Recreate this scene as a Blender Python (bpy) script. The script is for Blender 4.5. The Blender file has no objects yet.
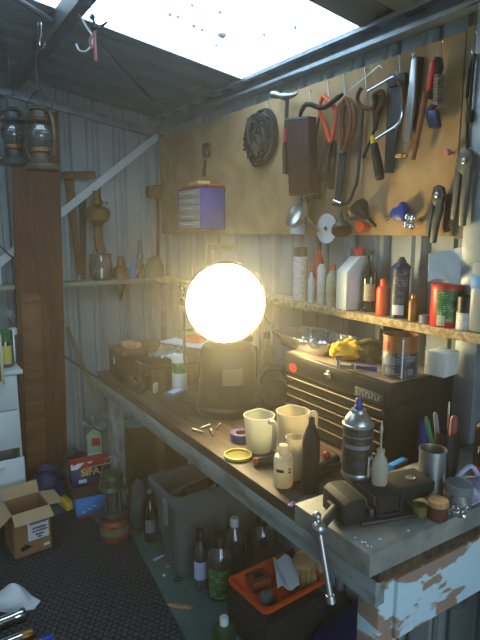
import bpy, bmesh, math, random
from math import sin, cos, tan, pi, radians, sqrt, atan2
from mathutils import Vector, Matrix, noise
random.seed(11)
SKY = 4.4; EXPO = 0.0; HALO_HAZE = 0.025
SC = bpy.context.scene
COL = SC.collection
# ------------------------------------------------------------------ camera model
F = 535.0; PT = radians(9.5); YW = radians(32.4); CH = 1.58
def ray(u, v):
    a = (u-240)/F; b = (320-v)/F
    fw = cos(PT)+b*sin(PT); z = -sin(PT)+b*cos(PT)
    return Vector((fw*sin(YW)+a*cos(YW), fw*cos(YW)-a*sin(YW), z))
CAM = Vector((0, 0, CH))
def oX(u, v, X): r = ray(u, v); return CAM+r*(X/r.x)
def oY(u, v, Y): r = ray(u, v); return CAM+r*(Y/r.y)
def oZ(u, v, Z): r = ray(u, v); return CAM+r*((Z-CH)/r.z)
FWD = Vector((sin(YW), cos(YW), 0)); RGT = Vector((cos(YW), -sin(YW), 0))
def depth(p): return Vector((p.x, p.y, 0)).dot(FWD)*cos(PT)-(p.z-CH)*sin(PT)
def hgt(x, y, v):
    fh = x*sin(YW)+y*cos(YW); b = (320-v)/F
    return CH+fh*(b*cos(PT)-sin(PT))/(cos(PT)+b*sin(PT))
def face_cam(x, y): return atan2(-y, -x)          # rotation that turns local +x towards the viewer
def stand(u, vb, wpx, vt, Z):
    """round thing standing at height Z: visible bottom (u,vb), width, top row"""
    p = oZ(u, vb, Z); r = wpx*depth(p)/F/2; rr = r
    for _ in range(3):
        c = p+Vector((p.x, p.y, 0)).normalized()*rr*.95
        rr = wpx*depth(c)/F/2
    return Vector((c.x, c.y, Z)), rr, hgt(c.x, c.y, vt)-Z
def onshelf(u, vt, wpx, X, Z):
    p = oX(u, 300, X); r = wpx*depth(p)/F/2
    return Vector((p.x, p.y, Z)), r, hgt(p.x, p.y, vt)-Z
def onback(u, vt, wpx, Y, Z):
    p = oY(u, 280, Y); r = wpx*depth(p)/F/2
    return Vector((p.x, p.y, Z)), r, hgt(p.x, p.y, vt)-Z
# ------------------------------------------------------------------ materials
def lin(c): return tuple(((x/255)/12.92 if x <= 10 else ((x/255+.055)/1.055)**2.4) for x in c[:3])+(1,)
MATS = {}
def nodes(name):
    m = bpy.data.materials.new(name); m.use_nodes = True
    nt = m.node_tree; nt.nodes.clear()
    return m, nt, nt.nodes.new('ShaderNodeOutputMaterial')
def M(name, col, rough=.6, metal=0, var=.18, scale=9, bump=0, col2=None, lo=.42, hi=.58, stretch=(1, 1, 1), spec=.4, detail=5, bscale=None, coat=0):
    m, nt, out = nodes(name); N = nt.nodes; L = nt.links
    b = N.new('ShaderNodeBsdfPrincipled'); L.new(b.outputs[0], out.inputs[0])
    b.inputs['Roughness'].default_value = rough; b.inputs['Metallic'].default_value = metal
    b.inputs['Specular IOR Level'].default_value = spec
    b.inputs['Coat Weight'].default_value = coat
    tc = N.new('ShaderNodeTexCoord'); mp = N.new('ShaderNodeMapping'); mp.inputs['Scale'].default_value = stretch
    L.new(tc.outputs['Object'], mp.inputs[0])
    nz = N.new('ShaderNodeTexNoise'); nz.inputs['Scale'].default_value = scale; nz.inputs['Detail'].default_value = detail
    L.new(mp.outputs[0], nz.inputs['Vector'])
    rp = N.new('ShaderNodeValToRGB'); c = lin(col); e = rp.color_ramp.elements
    if col2 is None:
        e[0].position = .3; e[1].position = .7
        e[0].color = tuple(x*(1-var) for x in c[:3])+(1,); e[1].color = tuple(min(1, x*(1+var)) for x in c[:3])+(1,)
    else:
        e[0].position = lo; e[1].position = hi; e[0].color = c; e[1].color = lin(col2)
    L.new(nz.outputs[0], rp.inputs[0]); L.new(rp.outputs[0], b.inputs['Base Color'])
    if bump:
        bp = N.new('ShaderNodeBump'); bp.inputs['Strength'].default_value = bump; bp.inputs['Distance'].default_value = .01
        if bscale:
            n2 = N.new('ShaderNodeTexNoise'); n2.inputs['Scale'].default_value = bscale; L.new(mp.outputs[0], n2.inputs['Vector']); L.new(n2.outputs[0], bp.inputs['Height'])
        else: L.new(nz.outputs[0], bp.inputs['Height'])
        L.new(bp.outputs[0], b.inputs['Normal'])
    MATS[name] = m; return m
def MP(name, col, ink, scale=60, thr=.52, rough=.5, axis='Z', aspect=5):
    """printed label: rows of small broken marks in a second ink"""
    m, nt, out = nodes(name); N = nt.nodes; L = nt.links
    b = N.new('ShaderNodeBsdfPrincipled'); L.new(b.outputs[0], out.inputs[0]); b.inputs['Roughness'].default_value = rough
    tc = N.new('ShaderNodeTexCoord'); w = N.new('ShaderNodeTexWave'); w.wave_type = 'BANDS'; w.bands_direction = axis
    w.inputs['Scale'].default_value = scale; L.new(tc.outputs['Object'], w.inputs[0])
    nz = N.new('ShaderNodeTexNoise'); nz.inputs['Scale'].default_value = scale*aspect; nz.inputs['Detail'].default_value = 1; L.new(tc.outputs['Object'], nz.inputs[0])
    n2 = N.new('ShaderNodeTexNoise'); n2.inputs['Scale'].default_value = scale*.9; n2.inputs['Detail'].default_value = 0; L.new(tc.outputs['Object'], n2.inputs[0])
    a1 = N.new('ShaderNodeMath'); a1.operation = 'GREATER_THAN'; a1.inputs[1].default_value = .55; L.new(w.outputs['Fac'], a1.inputs[0])
    a2 = N.new('ShaderNodeMath'); a2.operation = 'GREATER_THAN'; a2.inputs[1].default_value = .50; L.new(nz.outputs[0], a2.inputs[0])
    a3 = N.new('ShaderNodeMath'); a3.operation = 'GREATER_THAN'; a3.inputs[1].default_value = thr-.04; L.new(n2.outputs[0], a3.inputs[0])
    mt = N.new('ShaderNodeMath'); mt.operation = 'MULTIPLY'; L.new(a1.outputs[0], mt.inputs[0]); L.new(a2.outputs[0], mt.inputs[1])
    m4 = N.new('ShaderNodeMath'); m4.operation = 'MULTIPLY'; L.new(mt.outputs[0], m4.inputs[0]); L.new(a3.outputs[0], m4.inputs[1])
    m5 = N.new('ShaderNodeMath'); m5.operation = 'MULTIPLY'; m5.inputs[1].default_value = .75; L.new(m4.outputs[0], m5.inputs[0])
    rp = N.new('ShaderNodeMix'); rp.data_type = 'RGBA'; rp.inputs[6].default_value = lin(col); rp.inputs[7].default_value = lin(ink); L.new(m5.outputs[0], rp.inputs[0])
    L.new(rp.outputs[2], b.inputs['Base Color']); MATS[name] = m; return m
def MW(name, col, col2, scale=5, stretch=(1, 1, 12), rough=.65, dist=3, bump=.05):
    """wood grain: stretched noise + wave rings"""
    m, nt, out = nodes(name); N = nt.nodes; L = nt.links
    b = N.new('ShaderNodeBsdfPrincipled'); L.new(b.outputs[0], out.inputs[0]); b.inputs['Roughness'].default_value = rough; b.inputs['Specular IOR Level'].default_value = .25
    tc = N.new('ShaderNodeTexCoord'); mp = N.new('ShaderNodeMapping'); mp.inputs['Scale'].default_value = tuple(1/x for x in stretch); L.new(tc.outputs['Object'], mp.inputs[0])
    nz = N.new('ShaderNodeTexNoise'); nz.inputs['Scale'].default_value = scale*4; nz.inputs['Detail'].default_value = 6; nz.inputs['Distortion'].default_value = dist; L.new(mp.outputs[0], nz.inputs[0])
    n2 = N.new('ShaderNodeTexNoise'); n2.inputs['Scale'].default_value = scale*.5; n2.inputs['Detail'].default_value = 3; L.new(tc.outputs['Object'], n2.inputs[0])
    ad = N.new('ShaderNodeMath'); ad.operation = 'MULTIPLY_ADD'; ad.inputs[1].default_value = .7; L.new(nz.outputs[0], ad.inputs[0])
    m2 = N.new('ShaderNodeMath'); m2.operation = 'MULTIPLY'; m2.inputs[1].default_value = .3; L.new(n2.outputs[0], m2.inputs[0]); L.new(m2.outputs[0], ad.inputs[2])
    rp = N.new('ShaderNodeValToRGB'); e = rp.color_ramp.elements; e[0].position = .36; e[1].position = .64; e[0].color = lin(col); e[1].color = lin(col2)
    L.new(ad.outputs[0], rp.inputs[0]); L.new(rp.outputs[0], b.inputs['Base Color'])
    bp = N.new('ShaderNodeBump'); bp.inputs['Strength'].default_value = bump; bp.inputs['Distance'].default_value = .01; L.new(ad.outputs[0], bp.inputs['Height']); L.new(bp.outputs[0], b.inputs['Normal'])
    MATS[name] = m; return m
def MT(name, col, clear=.25, rough=.35, transl=.5):
    """milky plastic: diffuse + translucent + a little see-through"""
    m, nt, out = nodes(name); N = nt.nodes; L = nt.links
    d = N.new('ShaderNodeBsdfPrincipled'); d.inputs['Base Color'].default_value = lin(col); d.inputs['Roughness'].default_value = rough
    t = N.new('ShaderNodeBsdfTranslucent'); t.inputs[0].default_value = lin(col)
    a = N.new('ShaderNodeMixShader'); a.inputs[0].default_value = transl; L.new(d.outputs[0], a.inputs[1]); L.new(t.outputs[0], a.inputs[2])
    x = N.new('ShaderNodeBsdfTransparent'); x.inputs[0].default_value = lin(col)
    b = N.new('ShaderNodeMixShader'); b.inputs[0].default_value = clear; L.new(a.outputs[0], b.inputs[1]); L.new(x.outputs[0], b.inputs[2])
    L.new(b.outputs[0], out.inputs[0]); MATS[name] = m; return m
def MG(name, tint, base=.08, rough=.05, haze=.0):
    """thin clear glass or film"""
    m, nt, out = nodes(name); N = nt.nodes; L = nt.links
    x = N.new('ShaderNodeBsdfTransparent'); x.inputs[0].default_value = lin(tint)
    g = N.new('ShaderNodeBsdfGlossy'); g.inputs['Roughness'].default_value = rough; g.inputs[0].default_value = (.9, .95, 1, 1)
    lw = N.new('ShaderNodeLayerWeight'); lw.inputs[0].default_value = .35
    ma = N.new('ShaderNodeMath'); ma.operation = 'MULTIPLY_ADD'; ma.inputs[1].default_value = .6; ma.inputs[2].default_value = base; ma.use_clamp = True; L.new(lw.outputs['Fresnel'], ma.inputs[0])
    s = N.new('ShaderNodeMixShader'); L.new(ma.outputs[0], s.inputs[0]); L.new(x.outputs[0], s.inputs[1]); L.new(g.outputs[0], s.inputs[2])
    last = s
    if haze:
        d = N.new('ShaderNodeBsdfDiffuse'); d.inputs[0].default_value = lin((200, 205, 205)); h = N.new('ShaderNodeMixShader'); h.inputs[0].default_value = haze
        L.new(s.outputs[0], h.inputs[1]); L.new(d.outputs[0], h.inputs[2]); last = h
    L.new(last.outputs[0], out.inputs[0]); MATS[name] = m; return m
def ME(name, col, strength):
    m, nt, out = nodes(name); e = nt.nodes.new('ShaderNodeEmission'); e.inputs[0].default_value = lin(col); e.inputs[1].default_value = strength
    nt.links.new(e.outputs[0], out.inputs[0]); MATS[name] = m; return m
# ------------------------------------------------------------------ mesh builder
class MB:
    def __init__(s): s.v = []; s.f = []; s.m = []
    def add(s, vs, fs, mi=0, T=None):
        o = len(s.v)
        for q in vs:
            q = Vector(q); s.v.append(T @ q if T is not None else q)
        for k, f in enumerate(fs):
            s.f.append([o+i for i in f]); s.m.append(mi[k] if isinstance(mi, list) else mi)
        return s
    def bm(s, b, mi=0, T=None):
        b.verts.index_update()
        s.add([v.co.copy() for v in b.verts], [[v.index for v in f.verts] for f in b.faces], mi, T); b.free(); return s
    def box(s, c, d, mi=0, bev=0, T=None, rot=None, taper=None):
        b = bmesh.new(); bmesh.ops.create_cube(b, size=1)
        for v in b.verts:
            k = 1
            if taper is not None and v.co.z > 0: k = taper
            v.co = Vector((v.co.x*d[0]*k, v.co.y*d[1]*k, v.co.z*d[2]))
        if bev: bmesh.ops.bevel(b, geom=b.edges[:], offset=min(bev, min(d)*.45), segments=2, affect='EDGES', profile=.5)
        X = Matrix.Translation(Vector(c))
        if rot is not None: X = X @ rot
        if T is not None: X = T @ X
        return s.bm(b, mi, X)
    def prism(s, pts, w0, w1, mi=0, bev=0, T=None):
        b = bmesh.new(); vs = [b.verts.new((p[0], p[1], w0)) for p in pts]
        f = b.faces.new(vs); f.normal_update()
        if f.normal.z > 0: f.normal_flip()
        r = bmesh.ops.extrude_face_region(b, geom=[f]); up = [g for g in r['geom'] if isinstance(g, bmesh.types.BMVert)]
        for v in up: v.co.z = w1
        bmesh.ops.recalc_face_normals(b, faces=b.faces[:])
        if bev: bmesh.ops.bevel(b, geom=[e for e in b.edges], offset=bev, segments=2, affect='EDGES', profile=.5, clamp_overlap=True)
        return s.bm(b, mi, T)
    def lathe(s, prof, n=28, T=None, mi=0, sx=1, sy=1, wob=None):
        vs = []; fs = []; mm = []
        for j, (r, z) in enumerate(prof):
            for i in range(n):
                a = 2*pi*i/n; vs.append((r*cos(a)*sx, r*sin(a)*sy, z))
        for j in range(len(prof)-1):
            for i in range(n):
                fs.append([j*n+i, j*n+(i+1) % n, (j+1)*n+(i+1) % n, (j+1)*n+i]); mm.append(mi[j] if isinstance(mi, (list, tuple)) else mi)
        ml = mi if isinstance(mi, (list, tuple)) else [mi]
        if prof[0][0] > 1e-5: fs.append(list(range(n))[::-1]); mm.append(ml[0])
        if prof[-1][0] > 1e-5: fs.append([(len(prof)-1)*n+i for i in range(n)]); mm.append(ml[-1])
        return s.add(vs, fs, mm, T)
    def tube(s, pts, r, n=10, closed=False, mi=0, T=None):
        P = [Vector(p) for p in pts]; k = len(P)
        R = r if isinstance(r, (list, tuple)) else [r]*k
        vs = []; fs = []; nrm = None
        for i in range(k):
            a = P[(i-1) % k] if (closed or i > 0) else P[i]; b = P[(i+1) % k] if (closed or i < k-1) else P[i]
            t = (b-a)
            if t.length < 1e-9: t = Vector((0, 0, 1))
            t.normalize()
            if nrm is None:
                nrm = t.orthogonal().normalized()
            else:
                nrm = nrm-t*nrm.dot(t)
                nrm = nrm.normalized() if nrm.length > 1e-6 else t.orthogonal().normalized()
            bi = t.cross(nrm)
            for j in range(n):
                q = 2*pi*j/n; vs.append(P[i]+(nrm*cos(q)+bi*sin(q))*R[i])
        for i in range(k if closed else k-1):
            for j in range(n):
                a = i*n+j; b = i*n+(j+1) % n; i2 = (i+1) % k
                fs.append([a, b, i2*n+(j+1) % n, i2*n+j])
        if not closed: fs.append(list(range(n))[::-1]); fs.append([(k-1)*n+j for j in range(n)])
        return s.add(vs, fs, mi, T)
    def lump(s, c, rad, amp=.15, freq=2.0, seed=0, nu=24, nv=14, mi=0, T=None, rot=None):
        vs = []; fs = []
        c = Vector(c)
        for j in range(nv+1):
            th = pi*j/nv
            for i in range(nu):
                ph = 2*pi*i/nu; d = Vector((sin(th)*cos(ph), sin(th)*sin(ph), cos(th)))
                k = 1+amp*noise.noise(d*freq+Vector((seed*7.3, seed*1.7, seed)))*1.6
                q = Vector((d.x*rad[0]*k, d.y*rad[1]*k, d.z*rad[2]*k))
                if rot is not None: q = rot @ q
                vs.append(c+q)
        for j in range(nv):
            for i in range(nu): fs.append([j*nu+i, (j+1)*nu+i, (j+1)*nu+(i+1) % nu, j*nu+(i+1) % nu])
        return s.add(vs, fs, mi, T)
    def patch(s, r, z0, z1, a0, a1, mi=0, n=10, sx=1, sy=1, off=.0012, r2=None, T=None):
        vs = []; fs = []; r2 = r if r2 is None else r2
        for i in range(n+1):
            a = a0+(a1-a0)*i/n
            vs.append(((r+off)*cos(a)*sx, (r+off)*sin(a)*sy, z0)); vs.append(((r2+off)*cos(a)*sx, (r2+off)*sin(a)*sy, z1))
            vs.append((r*.97*cos(a)*sx, r*.97*sin(a)*sy, z0)); vs.append((r2*.97*cos(a)*sx, r2*.97*sin(a)*sy, z1))
        for i in range(n):
            k = 4*i; fs += [[k, k+4, k+5, k+1], [k+2, k+3, k+7, k+6], [k, k+2, k+6, k+4], [k+1, k+5, k+7, k+3]]
        return s.add(vs, fs, mi, T)
    def sheet(s, fn, nx, ny, th=.002, mi=0, T=None):
        """thin sheet of real thickness from fn(s,t)->point"""
        P = [[Vector(fn(i/nx, j/ny)) for i in range(nx+1)] for j in range(ny+1)]
        top = []; bot = []
        for j in range(ny+1):
            for i in range(nx+1):
                dx = P[j][min(i+1, nx)]-P[j][max(i-1, 0)]; dy = P[min(j+1, ny)][i]-P[max(j-1, 0)][i]
                n = dx.cross(dy); n = n.normalized() if n.length > 1e-9 else Vector((0, 0, 1))
                top.append(P[j][i]+n*th/2); bot.append(P[j][i]-n*th/2)
        K = (nx+1)*(ny+1); fs = []
        for j in range(ny):
            for i in range(nx):
                a = j*(nx+1)+i; fs.append([a, a+1, a+nx+2, a+nx+1]); fs.append([K+a, K+a+nx+1, K+a+nx+2, K+a+1])
        bd = [i for i in range(nx+1)]+[j*(nx+1)+nx for j in range(1, ny+1)]+[ny*(nx+1)+i for i in range(nx-1, -1, -1)]+[j*(nx+1) for j in range(ny-1, 0, -1)]
        for q in range(len(bd)):
            a, b = bd[q], bd[(q+1) % len(bd)]; fs.append([a, K+a, K+b, b])
        return s.add(top+bot, fs, mi, T)
    def text(s, txt, size, ext, T, mi=0, bold=0):
        cu = bpy.data.curves.new('t', 'FONT'); cu.body = txt; cu.size = size; cu.extrude = ext; cu.align_x = 'CENTER'; cu.align_y = 'CENTER'; cu.offset = bold; cu.resolution_u = 3
        ob = bpy.data.objects.new('t', cu); COL.objects.link(ob)
        dg = bpy.context.evaluated_depsgraph_get(); me = bpy.data.meshes.new_from_object(ob.evaluated_get(dg))
        s.add([v.co.copy() for v in me.vertices], [list(p.vertices) for p in me.polygons], mi, T)
        bpy.data.objects.remove(ob); bpy.data.curves.remove(cu); bpy.data.meshes.remove(me); return s
    def build(s, name, mats, parent=None, loc=None, rotz=0, smooth=True, ang=38):
        me = bpy.data.meshes.new(name); me.from_pydata([tuple(v) for v in s.v], [], s.f)
        for m in (mats if isinstance(mats, (list, tuple)) else [mats]): me.materials.append(MATS[m] if isinstance(m, str) else m)
        for p, i in zip(me.polygons, s.m): p.material_index = i; p.use_smooth = smooth
        b = bmesh.new(); b.from_mesh(me); bmesh.ops.recalc_face_normals(b, faces=b.faces[:]); b.to_mesh(me); b.free()
        if smooth: me.set_sharp_from_angle(angle=radians(ang))
        o = bpy.data.objects.new(name, me); COL.objects.link(o)
        if parent is not None: o.parent = parent
        if loc is not None: o.location = loc
        o.rotation_euler.z = rotz
        return o
def tag(o, label=None, cat=None, group=None, kind=None):
    if label: o['label'] = label
    if cat: o['category'] = cat
    if group: o['group'] = group
    if kind: o['kind'] = kind
    return o
def thing(name, label, cat, loc=(0, 0, 0), rotz=0, group=None, mat=None):
    o = bpy.data.objects.new(name, None); o.empty_display_size = .05; COL.objects.link(o)
    if mat is not None: o.matrix_world = mat
    else: o.location = loc; o.rotation_euler.z = rotz
    return tag(o, label, cat, group)
def solo(name, label, cat, mb, mats, loc=(0, 0, 0), rotz=0, group=None, mat=None, **k):
    o = mb.build(name, mats, None, loc, rotz, **k)
    if mat is not None: o.matrix_world = mat
    return tag(o, label, cat, group)
def struct(name, mb, mats, **k): return tag(mb.build(name, mats, **k), kind='structure')
def copy_tree(o, parent=None):
    c = o.copy(); COL.objects.link(c)
    if parent is not None: c.parent = parent
    for ch in list(o.children): copy_tree(ch, c)
    return c
def RZ(a): return Matrix.Rotation(a, 4, 'Z')
def RX(a): return Matrix.Rotation(a, 4, 'X')
def RY(a): return Matrix.Rotation(a, 4, 'Y')
def TR(x, y, z): return Matrix.Translation((x, y, z))
def arc(cx, cy, rx, ry, a0, a1, n, z=0): return [(cx+rx*cos(a0+(a1-a0)*i/n), cy+ry*sin(a0+(a1-a0)*i/n), z) for i in range(n+1)]
def smoothpath(pts, n=6):
    P = [Vector(p) for p in pts]; out = []
    for i in range(len(P)-1):
        p0 = P[max(i-1, 0)]; p1 = P[i]; p2 = P[i+1]; p3 = P[min(i+2, len(P)-1)]
        for k in range(n):
            t = k/n; out.append(.5*((2*p1)+(p2-p0)*t+(2*p0-5*p1+4*p2-p3)*t*t+(3*p1-p0-3*p2+p3)*t**3))
    out.append(P[-1]); return out
# things hung on a wall: local x along the wall, y up, z off the wall
XB = 1.488   # face of the tool board
class Hang:
    def __init__(s, name, label, cat, u, v, side='R', off=0, group=None):
        s.side = side; s.d = XB-off if side == 'R' else 3.345-off
        s.o = oX(u, v, s.d) if side == 'R' else oY(u, v, s.d)
        if side == 'R': m = Matrix(((0, 0, -1, s.o.x), (-1, 0, 0, s.o.y), (0, 1, 0, s.o.z), (0, 0, 0, 1)))
        else: m = Matrix(((1, 0, 0, s.o.x), (0, 0, -1, s.o.y), (0, 1, 0, s.o.z), (0, 0, 0, 1)))
        s.m = m; s.name = name; s.e = None; s.args = (name, label, cat, group)
    def empty(s): n, l, c, g = s.args; s.e = thing(n, l, c, group=g, mat=s.m); return s.e
    def solo(s, mb, mats): n, l, c, g = s.args; return solo(n, l, c, mb, mats, group=g, mat=s.m)
    def p(s, u, v, w=0):
        q = oX(u, v, s.d-w) if s.side == 'R' else oY(u, v, s.d-w)
        return (-(q.y-s.o.y), q.z-s.o.z, w) if s.side == 'R' else (q.x-s.o.x, q.z-s.o.z, w)
    def pl(s, L, w=0): return [s.p(q[0], q[1], q[2] if len(q) > 2 else w) for q in L]
    def px(s, n): return n*depth(s.o)/F
# ------------------------------------------------------------------ materials list
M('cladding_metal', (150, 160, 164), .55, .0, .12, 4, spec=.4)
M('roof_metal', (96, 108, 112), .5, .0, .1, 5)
M('galvanised', (150, 160, 168), .42, .6, .2, 14)
M('dark_steel', (62, 66, 70), .5, .5, .25, 20)
M('black_iron', (26, 26, 28), .7, .1, .3, 25)
M('black_plastic', (22, 22, 24), .42, 0, .2, 12)
M('charcoal_rubber', (30, 32, 36), .75, 0, .2, 30, bump=.2)
M('rust', (96, 60, 42), .8, .2, .3, 30, bump=.2, col2=(58, 42, 36), lo=.4, hi=.65)
M('rusty_steel', (112, 96, 84), .6, .5, .3, 22, col2=(84, 62, 48), lo=.4, hi=.6)
M('chrome', (215, 218, 222), .16, 1, .05, 6)
M('steel', (170, 172, 174), .34, .9, .14, 18)
M('white_metal', (205, 212, 215), .4, 0, .06, 9)
M('brass', (150, 114, 62), .4, .8, .2, 14)
M('old_brass', (128, 96, 58), .5, .6, .3, 18)
MW('plywood', (160, 128, 90), (194, 162, 120), 3, (3.5, 3.5, 3.5), .7, 1.5)
MW('brown_panel', (80, 48, 34), (108, 70, 48), 4, (1, 1, 9), .6, 2)
MW('strip_panel', (92, 58, 38), (132, 92, 60), 2.4, (5, 5, 1.2), .6, 3)
MW('bench_wood', (42, 35, 30), (94, 77, 62), 5, (1, 8, 1), .55, 2, .25)
MW('old_wood', (70, 48, 34), (124, 88, 60), 5, (1, 1, 8), .7, 2, .2)
MW('pale_wood', (150, 116, 80), (190, 152, 108), 5, (1, 1, 8), .7, 2, .1)
MW('dark_wood', (34, 25, 20), (64, 46, 34), 5, (6, 6, 1), .6, 2, .2)
M('fascia_paint', (128, 140, 142), .6, 0, .1, 9, col2=(98, 98, 94), lo=.45, hi=.66, stretch=(3, .8, 3))
M('peel_paint', (142, 118, 106), .75, 0, .1, 3.2, col2=(176, 200, 212), lo=.485, hi=.51, stretch=(2.2, 1, 5), detail=6)
M('leg_paint', (106, 112, 110), .7, 0, .1, 8, col2=(150, 158, 158), lo=.42, hi=.58, stretch=(3, 3, .8))
M('slab_metal', (112, 114, 112), .6, .1, .2, 16, col2=(148, 146, 138), lo=.38, hi=.66, bump=.12)
M('floor_green', (70, 96, 92), .5, 0, .15, 5, col2=(92, 116, 110), lo=.4, hi=.7)
M('ground', (120, 124, 118), .9, 0, .2, 4)
M('chip_edge', (150, 128, 92), .8, 0, .2, 70, col2=(196, 172, 130), lo=.42, hi=.58)
M('shelf_paint', (150, 146, 128), .7, 0, .12, 8)
M('cardboard', (150, 112, 76), .85, 0, .08, 10)
M('cardboard_dark', (76, 56, 42), .85, 0, .12, 8)
M('cardboard_inside', (176, 146, 110), .85, 0, .07, 10)
M('white_plastic', (206, 214, 216), .4, 0, .04, 6)
M('cream_plastic', (196, 190, 160), .45, 0, .05, 6)
M('blue_plastic', (18, 48, 146), .4, 0, .12, 8)
M('navy', (14, 30, 84), .45, 0, .12, 8)
M('box_blue', (56, 134, 205), .5, 0, .1, 8)
M('red_plastic', (190, 40, 34), .4, 0, .12, 10)
M('orange_red', (226, 84, 42), .4, 0, .1, 10)
M('orange_plastic', (214, 84, 40), .45, 0, .12, 8)
M('yellow_cloth', (222, 176, 40), .85, 0, .14, 22, bump=.2)
M('olive_cloth', (104, 96, 52), .9, 0, .2, 18)
M('leather', (150, 124, 92), .8, 0, .18, 16, bump=.2)
M('tan_leather', (178, 146, 104), .8, 0, .12, 16, bump=.15)
M('rope_leather', (128, 80, 54), .7, 0, .25, 26)
M('white_paper', (222, 224, 226), .8, 0, .04, 9)
M('tag_blue_paper', (190, 206, 222), .8, 0, .05, 9)
M('white_cloth', (206, 214, 220), .85, 0, .06, 8)
M('lilac_cloth', (176, 184, 220), .85, 0, .1, 14)
M('sheet_dark', (40, 44, 48), .7, 0, .2, 12)
M('grey_plastic', (92, 100, 104), .5, 0, .12, 6)
M('grey_box', (110, 118, 124), .5, 0, .15, 10)
M('olive_green', (60, 78, 56), .4, .2, .25, 14)
M('rust_red', (140, 76, 56), .55, .2, .25, 12)
M('green_label', (34, 110, 56), .45, 0, .12, 12)
M('pale_green', (150, 186, 150), .5, 0, .1, 8)
M('teal_plastic', (66, 140, 140), .5, 0, .15, 8)
M('purple', (66, 54, 128), .5, 0, .2, 12)
M('yellow_rim', (206, 190, 96), .45, 0, .1, 12)
M('olive_glass', (120, 110, 40), .3, 0, .25, 14)
M('bin_lacquer', (19, 20, 22), .38, 0, .25, 7, spec=.5)
M('lamplit_edge', (120, 106, 84), .45, .5, .1, 10)  # lamplight on the chest's drawer edges, put into their colour
M('orange_tin', (142, 88, 46), .4, .2, .2, 10)
M('foil', (190, 194, 198), .24, .9, .1, 14, bump=.5, bscale=40)
M('lampblack', (38, 36, 32), .45, .3, .25, 12)
M('khaki', (120, 112, 84), .6, .1, .2, 10)
M('dusty_top', (120, 104, 86), .75, 0, .2, 10, col2=(150, 136, 114), lo=.4, hi=.62)
M('sign_red', (190, 50, 50), .5, 0, .05, 10)
M('can_navy', (34, 48, 84), .34, .2, .2, 12)
M('wick_foam', (216, 218, 214), .9, 0, .03, 20)
M('leaf_litter', (38, 33, 26), .9, 0, .2, 10)
MW('sheath_leather', (46, 29, 24), (80, 52, 42), 5, (6, 6, 1), .6, 2, .2)
M('dull_red', (128, 60, 62), .5, 0, .15, 10)
M('dark_bronze', (78, 66, 56), .55, .5, .25, 20)
M('tool_grey', (92, 93, 90), .5, .4, .25, 30, bump=.15)
M('tarp', (66, 74, 80), .7, 0, .2, 12)
M('pink', (196, 110, 130), .6, 0, .1, 10)
M('bristle', (120, 112, 100), .9, 0, .35, 60)
M('plate_face', (190, 192, 190), .6, 0, .05, 10)
M('amber_oil', (150, 90, 30), .25, 0, .2, 8)
MT('milky', (208, 210, 204), .18, .3, .45)
MT('milky_blue', (196, 204, 206), .28, .3, .4)
MT('milky_warm', (214, 208, 192), .14, .35, .45)
MT('film', (196, 206, 210), .35, .25, .4)
MG('glass', (236, 240, 240), .06)
MG('green_glass', (150, 176, 160), .08)
MG('brown_glass', (88, 62, 34), .08)
MG('smoky_glass', (170, 178, 176), .10, haze=.06)
MG('clear_film', (215, 222, 226), .10, .2, .16)
MP('print_white', (206, 208, 206), (96, 100, 110), 76)
MP('print_dark', (40, 44, 54), (150, 156, 166), 57)
MP('print_black', (24, 24, 26), (86, 88, 92), 64)
MP('print_navy', (30, 38, 62), (150, 160, 176), 49)
MP('print_carton', (214, 226, 232), (50, 56, 100), 22, .5, aspect=4)
MP('print_blue', (38, 104, 184), (150, 196, 230), 30, .56)
MP('print_green', (40, 112, 60), (190, 210, 180), 45, .56)
MP('print_card', (130, 96, 66), (60, 44, 32), 15, .62)
MP('print_cream', (196, 190, 160), (90, 80, 60), 57)
ME('lamp_glow', (255, 230, 166), 112)
# rubber matting: raised little lozenges
def mat_rubber():
    m, nt, out = nodes('mat_rubber'); N = nt.nodes; L = nt.links
    b = N.new('ShaderNodeBsdfPrincipled'); L.new(b.outputs[0], out.inputs[0]); b.inputs['Roughness'].default_value = .6
    tc = N.new('ShaderNodeTexCoord'); br = N.new('ShaderNodeTexBrick'); br.inputs['Scale'].default_value = 22
    br.inputs['Mortar Size'].default_value = .13; br.inputs['Mortar Smooth'].default_value = .7; br.inputs['Brick Width'].default_value = .62; br.inputs['Row Height'].default_value = .5
    br.inputs['Color1'].default_value = (1, 1, 1, 1); br.inputs['Color2'].default_value = (.75, .75, .75, 1); br.inputs['Mortar'].default_value = (0, 0, 0, 1)
    L.new(tc.outputs['Object'], br.inputs[0])
    rp = N.new('ShaderNodeValToRGB'); e = rp.color_ramp.elements; e[0].color = lin((20, 22, 24)); e[1].color = lin((64, 70, 76)); L.new(br.outputs[0], rp.inputs[0]); L.new(rp.outputs[0], b.inputs['Base Color'])
    bp = N.new('ShaderNodeBump'); bp.inputs['Strength'].default_value = .9; bp.inputs['Distance'].default_value = .006; L.new(br.outputs[0], bp.inputs['Height']); L.new(bp.outputs[0], b.inputs['Normal'])
    MATS['mat_rubber'] = m
mat_rubber()
def sky_sheet():
    m, nt, out = nodes('sky_sheet'); N = nt.nodes; L = nt.links
    x = N.new('ShaderNodeBsdfTransparent'); x.inputs[0].default_value = (.93, .97, 1, 1)
    t = N.new('ShaderNodeBsdfTranslucent'); t.inputs[0].default_value = (.9, .95, 1, 1)
    s = N.new('ShaderNodeMixShader'); s.inputs[0].default_value = .07; L.new(x.outputs[0], s.inputs[1]); L.new(t.outputs[0], s.inputs[2]); L.new(s.outputs[0], out.inputs[0]); MATS['sky_sheet'] = m
sky_sheet()
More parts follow.
